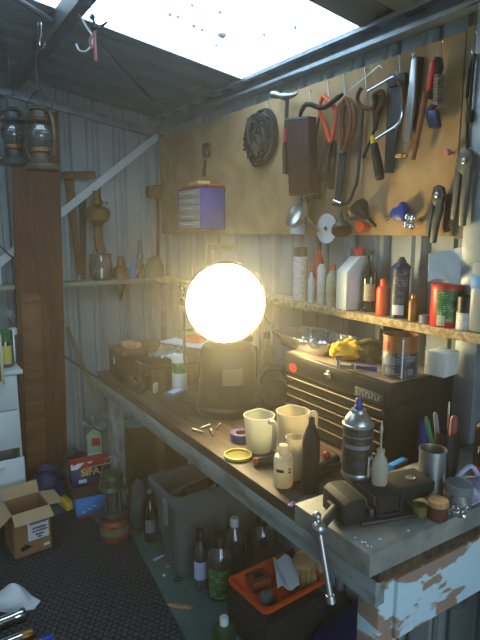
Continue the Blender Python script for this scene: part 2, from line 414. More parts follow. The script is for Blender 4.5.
# ------------------------------------------------------------------ setting
BZ = .86; SZ = .915; SH = 1.281; BS = 1.272; YBK = 3.37; XRT = 1.52
def roofz(x): return 2.30+.16*(1.5-x)
XL = -1.25; YF = -1.25
mb = MB(); mb.box((.13, 1.06, -.02), (2.9, 4.75, .04)); struct('floor', mb, 'floor_green')
mb = MB(); mb.box((0, -4.5, -.03), (14, 6.4, .04)); struct('ground', mb, 'ground')
def profile(length, pitch=.17, d=.026):
    pts = []; s = 0
    while s < length:
        for f, e in ((0, 0), (.50, 0), (.56, .35), (.62, 0), (.74, 0), (.82, 1), (.93, 1), (1.0, 0)):
            if f < 1: pts.append((s+f*pitch, e*d))
        s += pitch
    pts.append((length, 0)); return [p for p in pts if p[0] <= length+1e-6]
def clad(name, a, b, nx, top, bottom=lambda x: 0, th=.004):
    """profiled sheet wall from a to b (2D), pushed along nx (outwards)"""
    a = Vector(a); b = Vector(b); L = (b-a).length; t = (b-a)/L; n = Vector(nx); m = MB(); P = profile(L); vs = []; fs = []
    for s, e in P:
        q = a+t*s+n*e
        for k in (0, th):
            r = q+n*k; vs += [(r.x, r.y, bottom(q.x)), (r.x, r.y, top(q.x))]
    for i in range(len(P)-1):
        k = 4*i; fs += [[k, k+4, k+5, k+1], [k+2, k+3, k+7, k+6], [k, k+2, k+6, k+4], [k+1, k+5, k+7, k+3]]
    fs += [[0, 1, 3, 2], [len(vs)-4, len(vs)-2, len(vs)-1, len(vs)-3]]
    m.add(vs, fs); return struct(name, m, 'cladding_metal', ang=20)
clad('wall_back', (XL-.02, YBK), (XRT+.03, YBK), (0, 1), lambda x: roofz(x)+.012)
clad('wall_right', (XRT, YBK+.03), (XRT, YF-.02), (1, 0), lambda x: roofz(x)+.013)
clad('wall_left', (XL, YF-.02), (XL, YBK+.03), (-1, 0), lambda x: roofz(x)+.012)
DX0, DX1 = -.55, 1.05
clad('wall_front', (XL, YF), (DX0, YF), (0, -1), lambda x: roofz(x)+.012)
clad('wall_front', (DX1, YF), (XRT+.02, YF), (0, -1), lambda x: roofz(x)+.012)
clad('wall_front', (DX0, YF), (DX1, YF), (0, -1), lambda x: roofz(x)+.012, lambda x: 2.05)
def corr(name, x0, x1, y0, y1, mat, th=.003):
    m = MB(); P = []; y = y0; st = .2/16
    n = int(round((y1-y0)/st)); vs = []; fs = []
    for i in range(n+1):
        y = y0+(y1-y0)*i/n; e = .014*max(-1, min(1, 2.4*cos(2*pi*y/.2)))
        for x in (x0, x1):
            vs += [(x, y, roofz(x)+e), (x, y, roofz(x)+e+th)]
    for i in range(n):
        k = 4*i; fs += [[k, k+2, k+6, k+4], [k+1, k+5, k+7, k+3], [k, k+4, k+5, k+1], [k+2, k+3, k+7, k+6]]
    fs += [[0, 1, 3, 2], [len(vs)-4, len(vs)-2, len(vs)-1, len(vs)-3]]
    m.add(vs, fs); return struct(name, m, mat, ang=60)
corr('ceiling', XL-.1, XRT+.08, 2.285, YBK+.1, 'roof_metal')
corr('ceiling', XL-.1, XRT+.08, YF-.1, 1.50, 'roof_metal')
corr('window_1', XL-.1, XRT+.08, 1.502, 2.283, 'sky_sheet')
# leaf litter on the clear sheet
for i, (u, v, w) in enumerate([(222, 42, 11), (170, 22, 5), (178, 24, 4), (194, 33, 5), (202, 37, 4), (220, 20, 4), (216, 52, 3), (295, 35, 4), (192, 13, 3), (264, 42, 3)]):
    r = ray(u, v); t = (roofz(0)+.16*0-CH)/r.z
    # meet the roof plane z = roofz(x)
    t = (2.30+.16*1.5-CH)/(r.z+.16*r.x); q = CAM+r*t; L = w*depth(q)/F
    m = MB(); A = random.uniform(-.5, .5) if i else .25
    m.sheet(lambda s, k: ((s-.5)*L, (k-.5)*L*.8*sin(pi*min(max(s, .06), .94)), .004*sin(5*s)), 8, 4, .002)
    solo('dead_leaf', 'dark dead leaf lying on the clear roof sheet' if i else 'largest dark leaf lying on the clear roof sheet', 'leaf', m, 'leaf_litter', (q.x, q.y, q.z+.026), A+.6, group='leaves on the roof sheet')
# roof steel: channels are hollow C sections
def channel(m, L, w, h, t=.003, lip=.015):
    """C section along x, open to +y"""
    m.box((L/2, t/2, 0), (L, t, h)); m.box((L/2, w/2, h/2-t/2), (L, w, t)); m.box((L/2, w/2, -h/2+t/2), (L, w, t))
    m.box((L/2, w-t/2, h/2-lip/2), (L, t, lip)); m.box((L/2, w-t/2, -h/2+lip/2), (L, t, lip))
m = MB(); channel(m, 4.6, .06, .075)
struct('trim_1', m, 'galvanised').matrix_world = TR(XRT-.002, YBK-.004, 2.258) @ RZ(-pi/2) @ RX(pi)
# purlin under the roof at the left
m = MB(); channel(m, 4.5, .05, .075); xq = .60
struct('trim_2', m, 'dark_steel').matrix_world = TR(xq, YBK-.01, roofz(xq)-.05) @ RZ(-pi/2)
# sloping girt along the top of the back wall
m = MB(); m.box((0, 0, 0), (2.85, .035, .05), bev=.003)
struct('trim_3', m, 'galvanised').matrix_world = TR(.12, YBK-.02, roofz(.12)-.105) @ RY(atan2(.16, 1))
# diagonal strut below the roof and thin wire brace
m = MB(); a = oZ(18, 0, 2.42); b = oZ(47, 18, 2.40); d = (b-a); m.tube([a-d*1.5, b+d*.15], .012, 8); solo('roof_strut', 'short dark steel strut slanting up to the roof purlin', 'strut', m, 'dark_steel')
def onroof(u, v, off):
    r = ray(u, v); return CAM+r*((2.30+.16*1.5-off-CH)/(r.z+.16*r.x))
m = MB(); m.tube([onroof(72, 8, .035), onroof(120, 66, .035), onroof(152, 100, .035)], .005, 8); solo('brace_rod', 'thin dark brace rod crossing below the roof to the corner', 'rod', m, 'dark_steel')
# corner post
m = MB(); m.box((XRT-.02, YBK-.025, 1.1), (.035, .045, 2.2), bev=.003); struct('trim_4', m, 'galvanised')
# white flat brace across the back wall
g = Hang('wall_brace', 'long pale flat steel brace running diagonally up the back wall', 'brace', 62, 207, 'B')
m = MB(); m.prism(g.pl([(-30, 281), (150, 137.5), (163, 131), (161, 138), (-30, 292)], .02), .014, .020); o = g.solo(m, 'white_metal')
# tool board: ply, then a grey panel end and steel stud
def wallpoly(name, pts, w0, w1, mat, off=-.01):
    g = Hang(name, None, None, pts[0][0], pts[0][1]); m = MB(); m.prism(g.pl(pts, w1), w0, w1)
    o = m.build(name, mat); o.matrix_world = g.m; return o
y0 = oX(460, 120, XB).y
m = MB(); m.box(((XRT+XB)/2-.004, (3.33+y0)/2, 1.865), (XRT-XB-.01, 3.33-y0, .605), bev=.002)
tb = solo('tool_board', 'long plywood tool board fixed high along the ribbed side wall', 'board', m, 'plywood')
y1 = oX(472, 120, XB).y
m = MB(); m.box(((XRT+XB)/2-.004, (y0+y1)/2-.002, 1.865), (XRT-XB-.008, y0-y1-.006, .62), bev=.002)
MW('grey_ply', (120, 116, 100), (160, 152, 130), 4, (1, 1, 8), .7, 1)
solo('board_strip', 'grey weathered board strip at the end of the plywood tool board', 'board', m, 'grey_ply')
m = MB(); m.box(((XRT+XB)/2-.012, y1-.045, 1.3), (.045, .075, 1.95), bev=.003); struct('trim_5', m, 'galvanised')
# shelves
m = MB(); m.box(((1.405+XRT)/2, 1.75, SH-.0145), (XRT-1.405-.003, 3.1, .029), bev=.002); sh = thing('wall_shelf', 'long speckled chipboard shelf of bottles below the tool board', 'shelf', (0, 0, 0)); m.build('shelf_board', 'chip_edge', sh)
for y in (.5, 1.3, 2.1, 2.9):
    m = MB(); m.prism([(0, 0), (-.1, 0), (-.1, -.012), (-.012, -.12), (0, -.12)], -.008, .008, T=TR(XRT-.002, y, SH-.031) @ RX(pi/2)); m.build('shelf_bracket', 'dark_steel', sh)
m = MB(); m.box((.1, 3.30, BS-.0125), (2.65, .125, .025), bev=.002); sb = thing('back_shelf', 'narrow pale shelf board along the back wall with old lamps on it', 'shelf'); m.build('shelf_board', 'shelf_paint', sb)
for x in (-.8, .3, 1.2):
    m = MB(); m.prism([(0, 0), (-.1, 0), (-.1, -.012), (-.012, -.12), (0, -.12)], -.008, .008, T=TR(x, YBK-.008, BS-.026) @ RZ(pi/2) @ RX(pi/2)); m.build('shelf_bracket', 'dark_steel', sb)
# rubber mat and bare floor
mp = [oZ(u, v, 0) for u, v in [(126, 528), (188, 645)]]
d = (mp[1]-mp[0]); far = mp[0]-d*.03; near = mp[1]+d*1.0
m = MB(); m.prism([(far.x, far.y), (near.x, near.y), (-.9, near.y), (-.9, 2.90), (.76, 2.90), (.80, 2.585)], 0, .008); solo('rubber_mat', 'black patterned rubber mat covering the left side of the green floor', 'mat', m, 'mat_rubber')
# ------------------------------------------------------------------ camera, light, sky
cd = bpy.data.cameras.new('camera'); cd.sensor_fit = 'VERTICAL'; cd.sensor_height = 36; cd.lens = F/640*36; cd.clip_start = .03
cam = bpy.data.objects.new('camera', cd); COL.objects.link(cam); cam.location = CAM
cam.rotation_euler = (pi/2-PT, 0, -YW); SC.camera = cam
w = bpy.data.worlds.new('sky'); SC.world = w; w.use_nodes = True
w.node_tree.nodes['Background'].inputs[0].default_value = (.66, .86, 1, 1); w.node_tree.nodes['Background'].inputs[1].default_value = SKY
def portal(name, M4, sx, sy):
    l = bpy.data.lights.new(name, 'AREA'); l.shape = 'RECTANGLE'; l.size = sx; l.size_y = sy; l.cycles.is_portal = True
    o = bpy.data.objects.new(name, l); COL.objects.link(o); o.matrix_world = M4
portal('portal_roof', TR(.13, 1.89, roofz(.13)+.03) @ RY(atan2(.16, 1)), 2.8, .8)
portal('portal_door', TR((DX0+DX1)/2, YF-.06, 1.02) @ RX(pi/2), DX1-DX0, 2.05)
SC.view_settings.view_transform = 'Standard'; SC.view_settings.look = 'None'; SC.view_settings.gamma = 1; SC.view_settings.exposure = EXPO
SC.cycles.use_denoising = True; SC.cycles.denoiser = 'OPENIMAGEDENOISE'; SC.cycles.max_bounces = 8; SC.cycles.transparent_max_bounces = 16
SC.cycles.sample_clamp_indirect = 6; SC.cycles.caustics_reflective = False; SC.cycles.caustics_refractive = False
# ================================================================== TOOL BOARD
def nail(u0, v0, u1, v1, hook=True, grp='wire hooks along the top of the tool board', lab='bent wire hook nailed at the top edge of the tool board'):
    g = Hang('wire_hook', lab, 'hook', u0, v0, group=grp); m = MB()
    a = Vector(g.p(u0, v0, .004)); b = Vector(g.p(u1, v1, .014))
    P = [(a.x, a.y-.004, -.006), (a.x, a.y+.006, .004), (a.x, a.y+.002, .010), tuple(b), (b.x, b.y-.006, .022), (b.x, b.y, .03), (b.x, b.y+.008, .032)]
    m.tube(smoothpath(P, 4), .0016, 6); g.solo(m, 'steel')
for q in [(268, 104, 268, 113), (310.5, 92, 310.5, 104), (328.5, 83, 328.5, 95), (345, 76, 345, 93), (366, 70, 366, 86), (400, 57, 400, 74), (442, 42, 441.5, 56), (475.6, 33, 475.3, 53), (413, 53, 413.5, 58)]: nail(*q)
# shears
g = Hang('shears', 'dark iron shears hanging alone near the corner end of the tool board', 'shears', 206, 150); e = g.empty()
for sgn in (-1, 1):
    m = MB(); cx, cy, _ = g.p(206.5+sgn*2.2, 150, .012)
    m.tube([(x, y, .012+sgn*.003) for x, y, _ in arc(cx, cy, .021, .034, 0, 2*pi, 18)][:-1], .005, 8, closed=True); m.build('handle', 'black_iron', e)
    m = MB(); m.prism(g.pl([(206+sgn*1.5, 158), (207.5, 158), (205-sgn*1.2, 176), (203.5-sgn*.6, 177)]), .007+sgn*.003, .011+sgn*.003); m.build('blade', 'dark_steel', e)
m = MB(); m.lathe([(.006, 0), (.006, .022), (.004, .024)], 12, T=TR(*g.p(206.3, 160, 0))); m.build('pivot', 'dark_steel', e)
# small drawer cabinet fixed at the board corner
a = oX(200, 230, XB-.15)
XF = XB-.15; yA = oX(178, 207, XF).y; yB = oX(200.5, 207, XF).y; z0 = hgt(XF, yB, 229.5); z1 = hgt(XF, yB, 186)
e = thing('drawer_cabinet', 'small blue cabinet of pale plastic drawers mounted on the tool board corner', 'cabinet', (XF, (yA+yB)/2, z0)); W = yA-yB; H = z1-z0; D = XB-XF-.002
m = MB()
for c, d in (((D/2, 0, .003), (D, W, .006)), ((D/2, 0, H-.003), (D, W, .006)), ((D/2, W/2-.003, H/2), (D, .006, H)), ((D/2, -W/2+.003, H/2), (D, .006, H)), ((D-.003, 0, H/2), (.006, W, H))): m.box(c, d, bev=.001)
m.build('body', 'blue_plastic', e)
for k in range(5):
    zz = .008+k*(H-.016)/5; hh = (H-.016)/5-.004
    m = MB(); m.box((.004, 0, zz+hh/2), (.006, W-.016, hh), bev=.002); m.box((D*.45, 0, zz+.002), (D*.9, W-.018, .003))
    dr = m.build('drawer', 'milky_blue', e); m = MB(); m.box((-.006, 0, zz+hh*.5), (.014, W*.4, .006), bev=.002); m.build('drawer_pull', 'white_plastic', dr)
zt = z1
m = MB(); m.box((0, 0, .006), (.11, W*.95, .012), bev=.003); solo('red_case', 'flat red case lying on top of the blue drawer cabinet', 'case', m, 'red_plastic', (XF+.08, (yA+yB)/2-.01, zt+.001), .1)
m = MB(); m.box((0, 0, .010), (.07, W*.6, .018), bev=.004); solo('yellow_tape_box', 'small yellow box lying on the red case over the drawer cabinet', 'box', m, 'yellow_rim', (XF+.07, (yA+yB)/2+.01, zt+.0145), -.15)
# coil
g = Hang('coiled_cable', 'tangled round coil of dark cable hanging from a wire hook', 'cable', 264.5, 139); e = g.empty()
c0 = Vector(g.p(264.5, 139)); rx = abs(g.p(279, 139)[0]-c0.x); ry = abs(g.p(264, 112)[1]-c0.y); m = MB()
rnd = random.Random(5)
for L_ in range(7):
    a0 = rnd.uniform(0, 2*pi); k0 = rnd.uniform(.72, 1.0); q1, q2 = rnd.uniform(-.1, .1), rnd.uniform(-.1, .1)
    P = [(c0.x+rx*(k0+.07*sin(3*t+a0))*cos(t)+rx*q1, c0.y+ry*(k0+.07*cos(2*t+a0))*sin(t)+ry*q2*.6, .012+.006*L_+.008*sin(2*t+a0)) for t in [i*2*pi/40 for i in range(40)]]
    m.tube(P, .0064, 7, closed=True)
m.build('cable_loops', 'charcoal_rubber', e)
m = MB()
for i in range(9):
    a = rnd.uniform(0, 2*pi); b = a+pi+rnd.uniform(-.8, .8); bow = rnd.uniform(-.35, .35); P = []
    for j in range(13):
        s = j/12; x = .8*cos(a)*(1-s)+.8*cos(b)*s; y = .8*sin(a)*(1-s)+.8*sin(b)*s; P.append((c0.x+rx*(x-bow*sin(pi*s)*sin(a)), c0.y+ry*(y+bow*sin(pi*s)*cos(a)), .052+.002*i+.014*sin(pi*s)*(i % 3-1)))
    m.tube(smoothpath(P, 2), .0062, 7)
m.build('cable_strands', 'charcoal_rubber', e)
m = MB(); P = [(c0.x+.012*cos(t), c0.y+ry*.82+.022*sin(t), .03+.012*sin(2*t)) for t in [i*2*pi/16 for i in range(16)]]; m.tube(P, .005, 8, closed=True); m.build('cable_tie', 'black_plastic', e)
# claw hammer
g = Hang('claw_hammer', 'claw hammer with steel head and red and black grip hanging behind the dark sheath', 'hammer', 287, 97); e = g.empty()
m = MB(); P = smoothpath(g.pl([(272.5, 94.5), (277, 95), (281, 96), (285, 96.5), (290, 96), (294, 95), (297.5, 93)], .05), 3)
m.tube(P, [.015, .016, .0165, .016, .0135, .012, .012, .013, .016, .016, .015, .013, .012, .011, .010, .0085, .007, .005, .003][:len(P)], 12); m.build('hammer_head', 'steel', e)
m = MB(); m.tube(g.pl([(287.5, 96), (286, 128)], .045), [.0085, .0085], 10); m.build('shaft', 'dark_steel', e)
m = MB(); m.tube(g.pl([(286.2, 126), (285.3, 142)], .026), .011, 10); m.build('grip', 'red_plastic', e)
m = MB(); m.tube(smoothpath(g.pl([(285.3, 142), (285, 158), (285.2, 170), (285.2, 174)], .026), 3), [.011, .0115, .012, .0115, .011, .0115, .012, .013, .014, .012], 10); m.build('grip', 'black_plastic', e)
# dark sheath
g = Hang('tool_sheath', 'dark brown rectangular open-topped sheath hanging in front of the hammer', 'sheath', 297, 155); e = g.empty()
w0, w1 = .042, .085
pts = g.pl([(285.4, 118.5), (308, 116), (310.5, 193.5), (289, 195.5)], w1)
a, b, c, d = [Vector((p[0], p[1])) for p in pts]; m = MB()
ct = (a+b+c+d)/4
m.prism([a, b, c, d], w1-.004, w1, bev=.001); m.prism([a, b, c, d], w0, w0+.004, bev=.001)
for p, q in ((b, c), (c, d), (d, a)):
    n = (ct-(p+q)/2).normalized()*.004; m.prism([p, q, q+n, p+n], w0+.003, w1-.003)
m.build('sheath_body', 'sheath_leather', e)
m = MB(); n = (c-b).normalized()*.008; m.prism([a, b, b+n, a+n], w1-.0005, w1+.003); m.build('rim_band', 'steel', e)
m = MB(); m.tube(g.pl([(302, 193, w1-.02), (302, 197, w1-.02)]), .004, 8); m.build('lug', 'black_iron', e)
# pry bar
g = Hang('pry_bar', 'black double-bent pry bar sticking out above the dark sheath', 'bar', 320, 108); m = MB()
P = smoothpath(g.pl([(300, 117, .064), (301.5, 111, .064), (305.5, 105, .062), (311, 104.6, .06), (316, 106.5, .05), (321, 108, .045), (327, 106, .04), (333, 101.5, .036), (338, 97.5, .034), (343, 94, .03)]), 4)
m.tube(P, [.007+.003*min(1, i/6) for i in range(len(P)-4)]+[.009, .008, .007, .004], 10); g.solo(m, 'black_iron')
# red saw
g = Hang('pruning_saw', 'pruning saw with orange D-shaped handle and rusty blade', 'saw', 329, 118); e = g.empty()
m = MB(); P = smoothpath(g.pl([(322.5, 97), (320, 106), (321.5, 117), (326, 130), (329.5, 141.5), (332, 139), (334.5, 128), (336, 116), (335.5, 109), (329, 101.5), (324, 96.5), (322.5, 97)], .022), 3)
m.tube(P[:-1], .0085, 9, closed=True); m.build('handle', 'orange_red', e)
m = MB(); m.prism(g.pl([(326.5, 139), (332, 141), (321, 199), (312.5, 199)], .02), .019, .022); m.build('blade', 'rusty_steel', e)
g = Hang('iron_rod', 'thin dark iron rod leaning down from the orange saw handle', 'rod', 315, 135); m = MB(); m.tube(g.pl([(320, 114), (315, 140), (308, 170), (305, 186)], .014), .005, 8); g.solo(m, 'black_iron')
g = Hang('thin_saw_blade', 'narrow loose rusty blade hanging between orange handle and leather loops', 'blade', 331, 165); m = MB(); m.prism(g.pl([(332, 140), (336, 140), (332, 189), (328.5, 189)], .01), .008, .011); g.solo(m, 'rusty_steel')
# leather loops
g = Hang('leather_straps', 'bundle of looped brown leather straps bound with a grey tie', 'straps', 345, 120); e = g.empty()
m = MB()
for i, (uL, uR, ut) in enumerate([(338, 353, 99), (340, 356, 99), (337, 349, 102), (342, 354.5, 104), (339.5, 351, 98)]):
    w = .014+.007*i; mid = (uL+uR)/2
    m.tube(smoothpath(g.pl([(342-.4*i, 150), (uL+1, 138), (uL, 122), (uL+2, 106), (mid, ut), (uR-2, 106), (uR, 120), (uR-3, 136), (342+.6*i, 150)], w), 4), .0068, 8)
m.build('strap_loops', 'rope_leather', e)
m = MB(); m.tube(g.pl([(342, 145), (341, 149), (340.5, 153)], .028), [.016, .018, .015], 12); m.build('tie', 'steel', e)
m = MB(); m.prism(g.pl([(337.5, 151), (344.5, 151), (342, 178), (338.5, 204), (333, 204), (335.5, 178)], .03), .016, .026, bev=.003); m.build('strap_tail', 'sheet_dark', e)
# hooked puller with loop handle
g = Hang('hooked_rod', 'long dark rod with iron loop handle and hooked lower end', 'rod', 362, 110); e = g.empty()
m = MB(); P = smoothpath(g.pl([(361.5, 88), (358, 95), (358, 102), (363, 107.5), (371.5, 108.5), (374.5, 103), (373.5, 96), (377, 92.5), (382, 91.5), (384, 98), (380, 106), (376, 114)], .026), 4)
m.tube(P, .0075, 9); m.build('loop_handle', 'rust', e)
m = MB(); P = smoothpath(g.pl([(363, 108), (360.5, 140), (357.5, 178), (354, 190), (349.5, 200.5), (342, 205), (333, 204)], .02), 5); m.tube(P, [.0062]*(len(P)-6)+[.007]*6, 9); m.build('rod', 'dark_steel', e)
m = MB(); m.tube(g.pl([(334, 200.5), (341.5, 203.5)], .03), .006, 9); m.build('hook_tip', 'chrome', e)
# second dark snips
g = Hang('tin_snips', 'dark narrow snips hanging beside the loop-handled rod', 'snips', 375, 115); e = g.empty()
m = MB(); m.prism(g.pl([(373, 96), (381, 94), (384, 100), (379, 118), (376, 131), (373.5, 131), (373, 116)], .018), .012, .022, bev=.003); m.build('jaws', 'black_iron', e)
m = MB(); m.tube(g.pl([(375, 128), (370, 142), (363, 158)], .016), .0055, 8); m.build('handle', 'black_iron', e)
g = Hang('bent_wire', 'thin loose wire slanting across the board behind the straps', 'wire', 360, 80); m = MB(); m.tube(smoothpath(g.pl([(347, 92), (362, 80), (376, 68), (379, 65.5), (382, 68)], .01), 3), .0017, 6); g.solo(m, 'steel')
# bow saw with bright frame
g = Hang('coping_saw', 'coping saw with bright bent wire frame and black yellow handle', 'saw', 385, 110); e = g.empty()
m = MB(); P = smoothpath(g.pl([(367.5, 91.7), (380, 84.5), (392.5, 77.5), (396.5, 79), (399, 85), (401, 98), (401.8, 109), (400, 120), (396, 126), (384, 134), (372.5, 141.5)], .05), 4); m.tube(P, .0042, 9); m.build('saw_frame', 'chrome', e)
m = MB(); m.tube(g.pl([(372.4, 136), (374.5, 146)], .05), [.008, .0125], 12); m.build('ferrule', 'yellow_cloth', e)
m = MB(); P = smoothpath(g.pl([(374, 144), (375.5, 152), (378, 164), (380, 177), (380.4, 180)], .05), 3); m.tube(P, [.0135, .014, .0145, .015, .0155, .016, .0165, .017, .0165, .016, .0145, .012, .007][:len(P)], 12); m.build('handle', 'black_plastic', e)
m = MB(); m.tube(g.pl([(367.5, 91.7), (372.4, 141)], .05), .0012, 5); m.build('saw_blade', 'steel', e)
g = Hang('panel_saw', 'dark broad saw blade hanging behind the coping saw', 'saw', 392, 120); e = g.empty()
m = MB(); m.prism(g.pl([(387, 77), (404.5, 75), (402, 102), (396, 140), (393.5, 173), (384, 173), (386.5, 120)], .012), .008, .012); m.build('blade', 'dark_steel', e)
m = MB(); m.prism(g.pl([(388, 74), (405, 72), (405, 84), (388.5, 88)], .02), .004, .02, bev=.004); m.build('handle', 'black_plastic', e)
g = Hang('hose_fitting', 'small brass hose fitting fixed to the board below the dark saw', 'fitting', 401, 156); m = MB(); P = g.pl([(396, 156.5), (398, 156.5), (398, 156.2), (403, 156), (403, 156), (407, 155.8)], .03); m.tube(P, [.006, .006, .009, .009, .006, .005], 12); m.tube([(P[2][0], P[2][1], .0), (P[2][0], P[2][1], .03)], .004, 8); g.solo(m, 'brass')
g = Hang('steel_file', 'long slim grey steel file hanging from a hook', 'file', 410, 95); e = g.empty()
m = MB(); m.prism(g.pl([(411.5, 58), (416.5, 57), (414.5, 95), (409.5, 140), (402.5, 141), (407.5, 95)], .026), .014, .026, bev=.002); m.build('blade', 'steel', e)
m = MB(); m.tube(g.pl([(413.8, 60), (414.5, 53.5)], .02), [.006, .004], 8); m.build('tang', 'steel', e)
g = Hang('flat_bar', 'black flat iron bar hanging beside the grey file', 'bar', 416, 90); m = MB(); m.prism(g.pl([(417.5, 56), (423, 57), (419, 90), (413, 130), (408.5, 130), (413, 90)], .012), .004, .012, bev=.001); g.solo(m, 'black_iron')
# long handled brush
g = Hang('scraper', 'long scraper with wooden handle and red and black head', 'scraper', 428, 90); e = g.empty()
m = MB(); m.tube(g.pl([(426, 92), (421, 120), (413, 160)], .04), [.010, .0095, .0075], 10); m.build('handle', 'rope_leather', e)
m = MB(); m.prism(g.pl([(428.5, 62), (432.5, 58), (433, 70), (429, 88), (425.5, 92), (426, 80)], .055), .03, .05, bev=.004); m.build('guard', 'red_plastic', e)
m = MB(); m.prism(g.pl([(433, 56.5), (438, 56), (439.5, 66), (435, 82), (431, 100), (425, 98), (429, 84)], .045), .02, .044, bev=.005); m.build('head', 'black_plastic', e)
g = Hang('wire_brush', 'black wire brush with pale bristles hanging beside the scraper', 'brush', 436, 100); e = g.empty()
m = MB(); P = smoothpath(g.pl([(437, 66), (438, 78), (437, 92), (435, 104), (429, 112), (432, 126)], .03), 3); m.tube(P, [.012]*4+[.011]*(len(P)-4), 10); m.prism(g.pl([(427.5, 111), (436, 109), (438.5, 127), (429, 128.5)], .04), .022, .042, bev=.003); m.build('handle', 'can_navy', e)
m = MB()
for i in range(9): m.box(g.p(439.2-.3*i*.5, 76+3.4*i, .038), (.016, .008, .03), T=None)
m.build('bristles', 'bristle', e)
# strap with clip
g = Hang('tie_down_strap', 'black looped webbing strap with buckle hanging from the last hook', 'strap', 470, 100); e = g.empty()
m = MB(); m.tube(smoothpath(g.pl([(475.5, 54), (471, 62), (468.5, 80), (467, 98)], .02), 4), .0055, 8); m.tube(smoothpath(g.pl([(475, 54), (473, 70), (471, 95), (469.8, 112)], .026), 4), .0045, 8); m.tube(g.pl([(467, 97), (467.6, 112)], .022), .0022, 6); m.tube(g.pl([(467.8, 120), (467.3, 148)], .022), .005, 8); m.build('webbing', 'black_plastic', e)
m = MB(); m.prism(g.pl([(466, 111), (471.5, 110), (471, 122), (465.5, 122.5)], .03), .012, .034, bev=.003); m.build('buckle', 'black_plastic', e)
g = Hang('red_peg', 'small red peg on the board beside the upper pliers', 'peg', 453.5, 153); m = MB(); m.lathe([(.004, 0), (.004, .02), (.010, .021), (.011, .03), (.006, .036)], 12); g.solo(m, 'pink')
def pliers(name, label, u, v, jaw, hl, hr, mats, w=.03):
    g = Hang(name, label, 'pliers', u, v); e = g.empty()
    m = MB(); m.prism(g.pl(jaw, w), w-.016, w, bev=.003); m.build('jaws', mats, e)
    m = MB(); m.prism(g.pl(hl, w-.002), w-.018, w-.004, bev=.003); m.build('handle', mats, e)
    m = MB(); m.prism(g.pl(hr, w), w-.014, w+.002, bev=.003); m.build('handle', mats, e)
    m = MB(); p = g.p(sum(a for a, b in jaw)/len(jaw), sum(b for a, b in jaw)/len(jaw), w); m.lathe([(.009, 0), (.009, .004), (.005, .006)], 14, T=TR(*p)); m.build('pivot', 'steel', e)
pliers('locking_pliers', 'grey locking pliers hanging highest beside the galvanised stud', 466, 165, [(461, 150), (466, 148), (471, 151), (472.5, 160), (470, 172), (463, 176), (457, 170), (455.5, 160)], [(455, 164), (460, 168), (458.5, 186), (456.5, 203), (453.5, 221), (449.5, 219), (452, 195), (453, 178)], [(464, 170), (471, 166), (469.5, 180), (466, 200), (463.5, 226), (458.5, 226), (459.5, 203), (461.5, 186)], 'tool_grey', .045)
pliers('locking_pliers', 'dark worn locking pliers hanging lowest over the board edge', 437, 200, [(433, 187), (437, 184.5), (442, 187), (444, 195), (440, 205), (434, 206), (430.5, 200)], [(430.5, 197), (434, 203), (431, 218), (427.5, 238), (424, 235), (426.5, 216)], [(436, 203), (442.5, 198), (441.5, 210), (437.5, 224), (434, 243), (429.5, 243), (431.5, 222)], 'dark_steel', .042)
g = Hang('dark_flat_piece', 'dark flat shape hanging just right of the lower pliers', 'piece', 446, 212); m = MB(); m.prism(g.pl([(443.5, 194), (449, 193), (449.5, 200), (447.5, 206), (447, 226), (449, 231), (444, 233), (442.5, 228), (444.5, 206)], .02), .01, .018, bev=.002); g.solo(m, 'dark_steel')  # dark flat outline of no known tool, built as a thin plate
# regulator and tap
g = Hang('blue_regulator', 'small blue hose nozzle fixed low on the tool board', 'nozzle', 396, 212); e = g.empty()
m = MB(); m.prism(g.pl([(388, 215), (391, 208), (397, 206), (400, 200.5), (403.5, 207), (405, 217), (401, 221.5), (393, 220)], .045), .01, .045, bev=.008); m.build('body', 'blue_plastic', e)
m = MB(); m.tube([g.p(397, 213, 0), g.p(397, 213, .012)], .012, 12); m.tube(g.pl([(391, 216), (386.5, 219)], .03), .006, 8); m.build('stem', 'black_plastic', e)
g = Hang('tap_handle', 'chrome four-lobed tap handle fixed low beside the blue nozzle', 'tap', 410, 221); e = g.empty(); m = MB()
c = g.p(410, 221.5, .045)
for k in range(4):
    a = k*pi/2+.6; m.lump((c[0]+.017*cos(a), c[1]+.019*sin(a), .045), (.011, .011, .011), 0, nu=12, nv=8)
m.build('lobes', 'chrome', e)
m = MB(); m.lathe([(.012, 0), (.009, .02), (.011, .04), (.013, .05), (.007, .056)], 16, T=TR(c[0], c[1], 0)); m.build('hub', 'chrome', e)
# ladle, tag, disc, funnels
g = Hang('ladle', 'large metal ladle bowl tilted towards the shelf with a dark handle', 'ladle', 297, 211); e = g.empty(); c = Vector(g.p(296, 211, .07)); r = abs(g.p(307, 211)[0]-g.p(286, 211)[0])/2
rot = Matrix.Rotation(radians(-14), 4, 'Y') @ Matrix.Rotation(radians(-24), 4, 'X'); m = MB()
prof = [(r*1.0*sin(a), -r*.72*cos(a)) for a in [i*pi/2/9 for i in range(10)]]; prof[0] = (0.0005, -r*.72); prof += [(q[0]*.93, q[1]*.93) for q in prof[::-1]]
m.lathe(prof, 28, T=Matrix.Translation(c) @ rot); m.build('bowl', 'steel', e)
m = MB(); m.tube(smoothpath(g.pl([(304, 215, .07), (309, 221, .06), (318, 232, .035)]), 3), [.011, .010, .009, .008, .0075, .007, .007], 10); m.build('handle', 'rusty_steel', e)
m = MB(); m.tube(smoothpath(g.pl([(302, 203, .06), (301.5, 198, .03), (301.5, 194, .012)]), 3), .0022, 6); m.build('wire_loop', 'dark_steel', e)
g = Hang('paper_tag', 'small white paper tag pinned at the board edge below the ladle', 'tag', 298, 228, off=.002); m = MB(); m.prism(g.pl([(290.5, 223.5), (305.5, 224), (304.8, 234.5), (291, 233.8)]), 0, .0015); g.solo(m, 'tag_blue_paper')
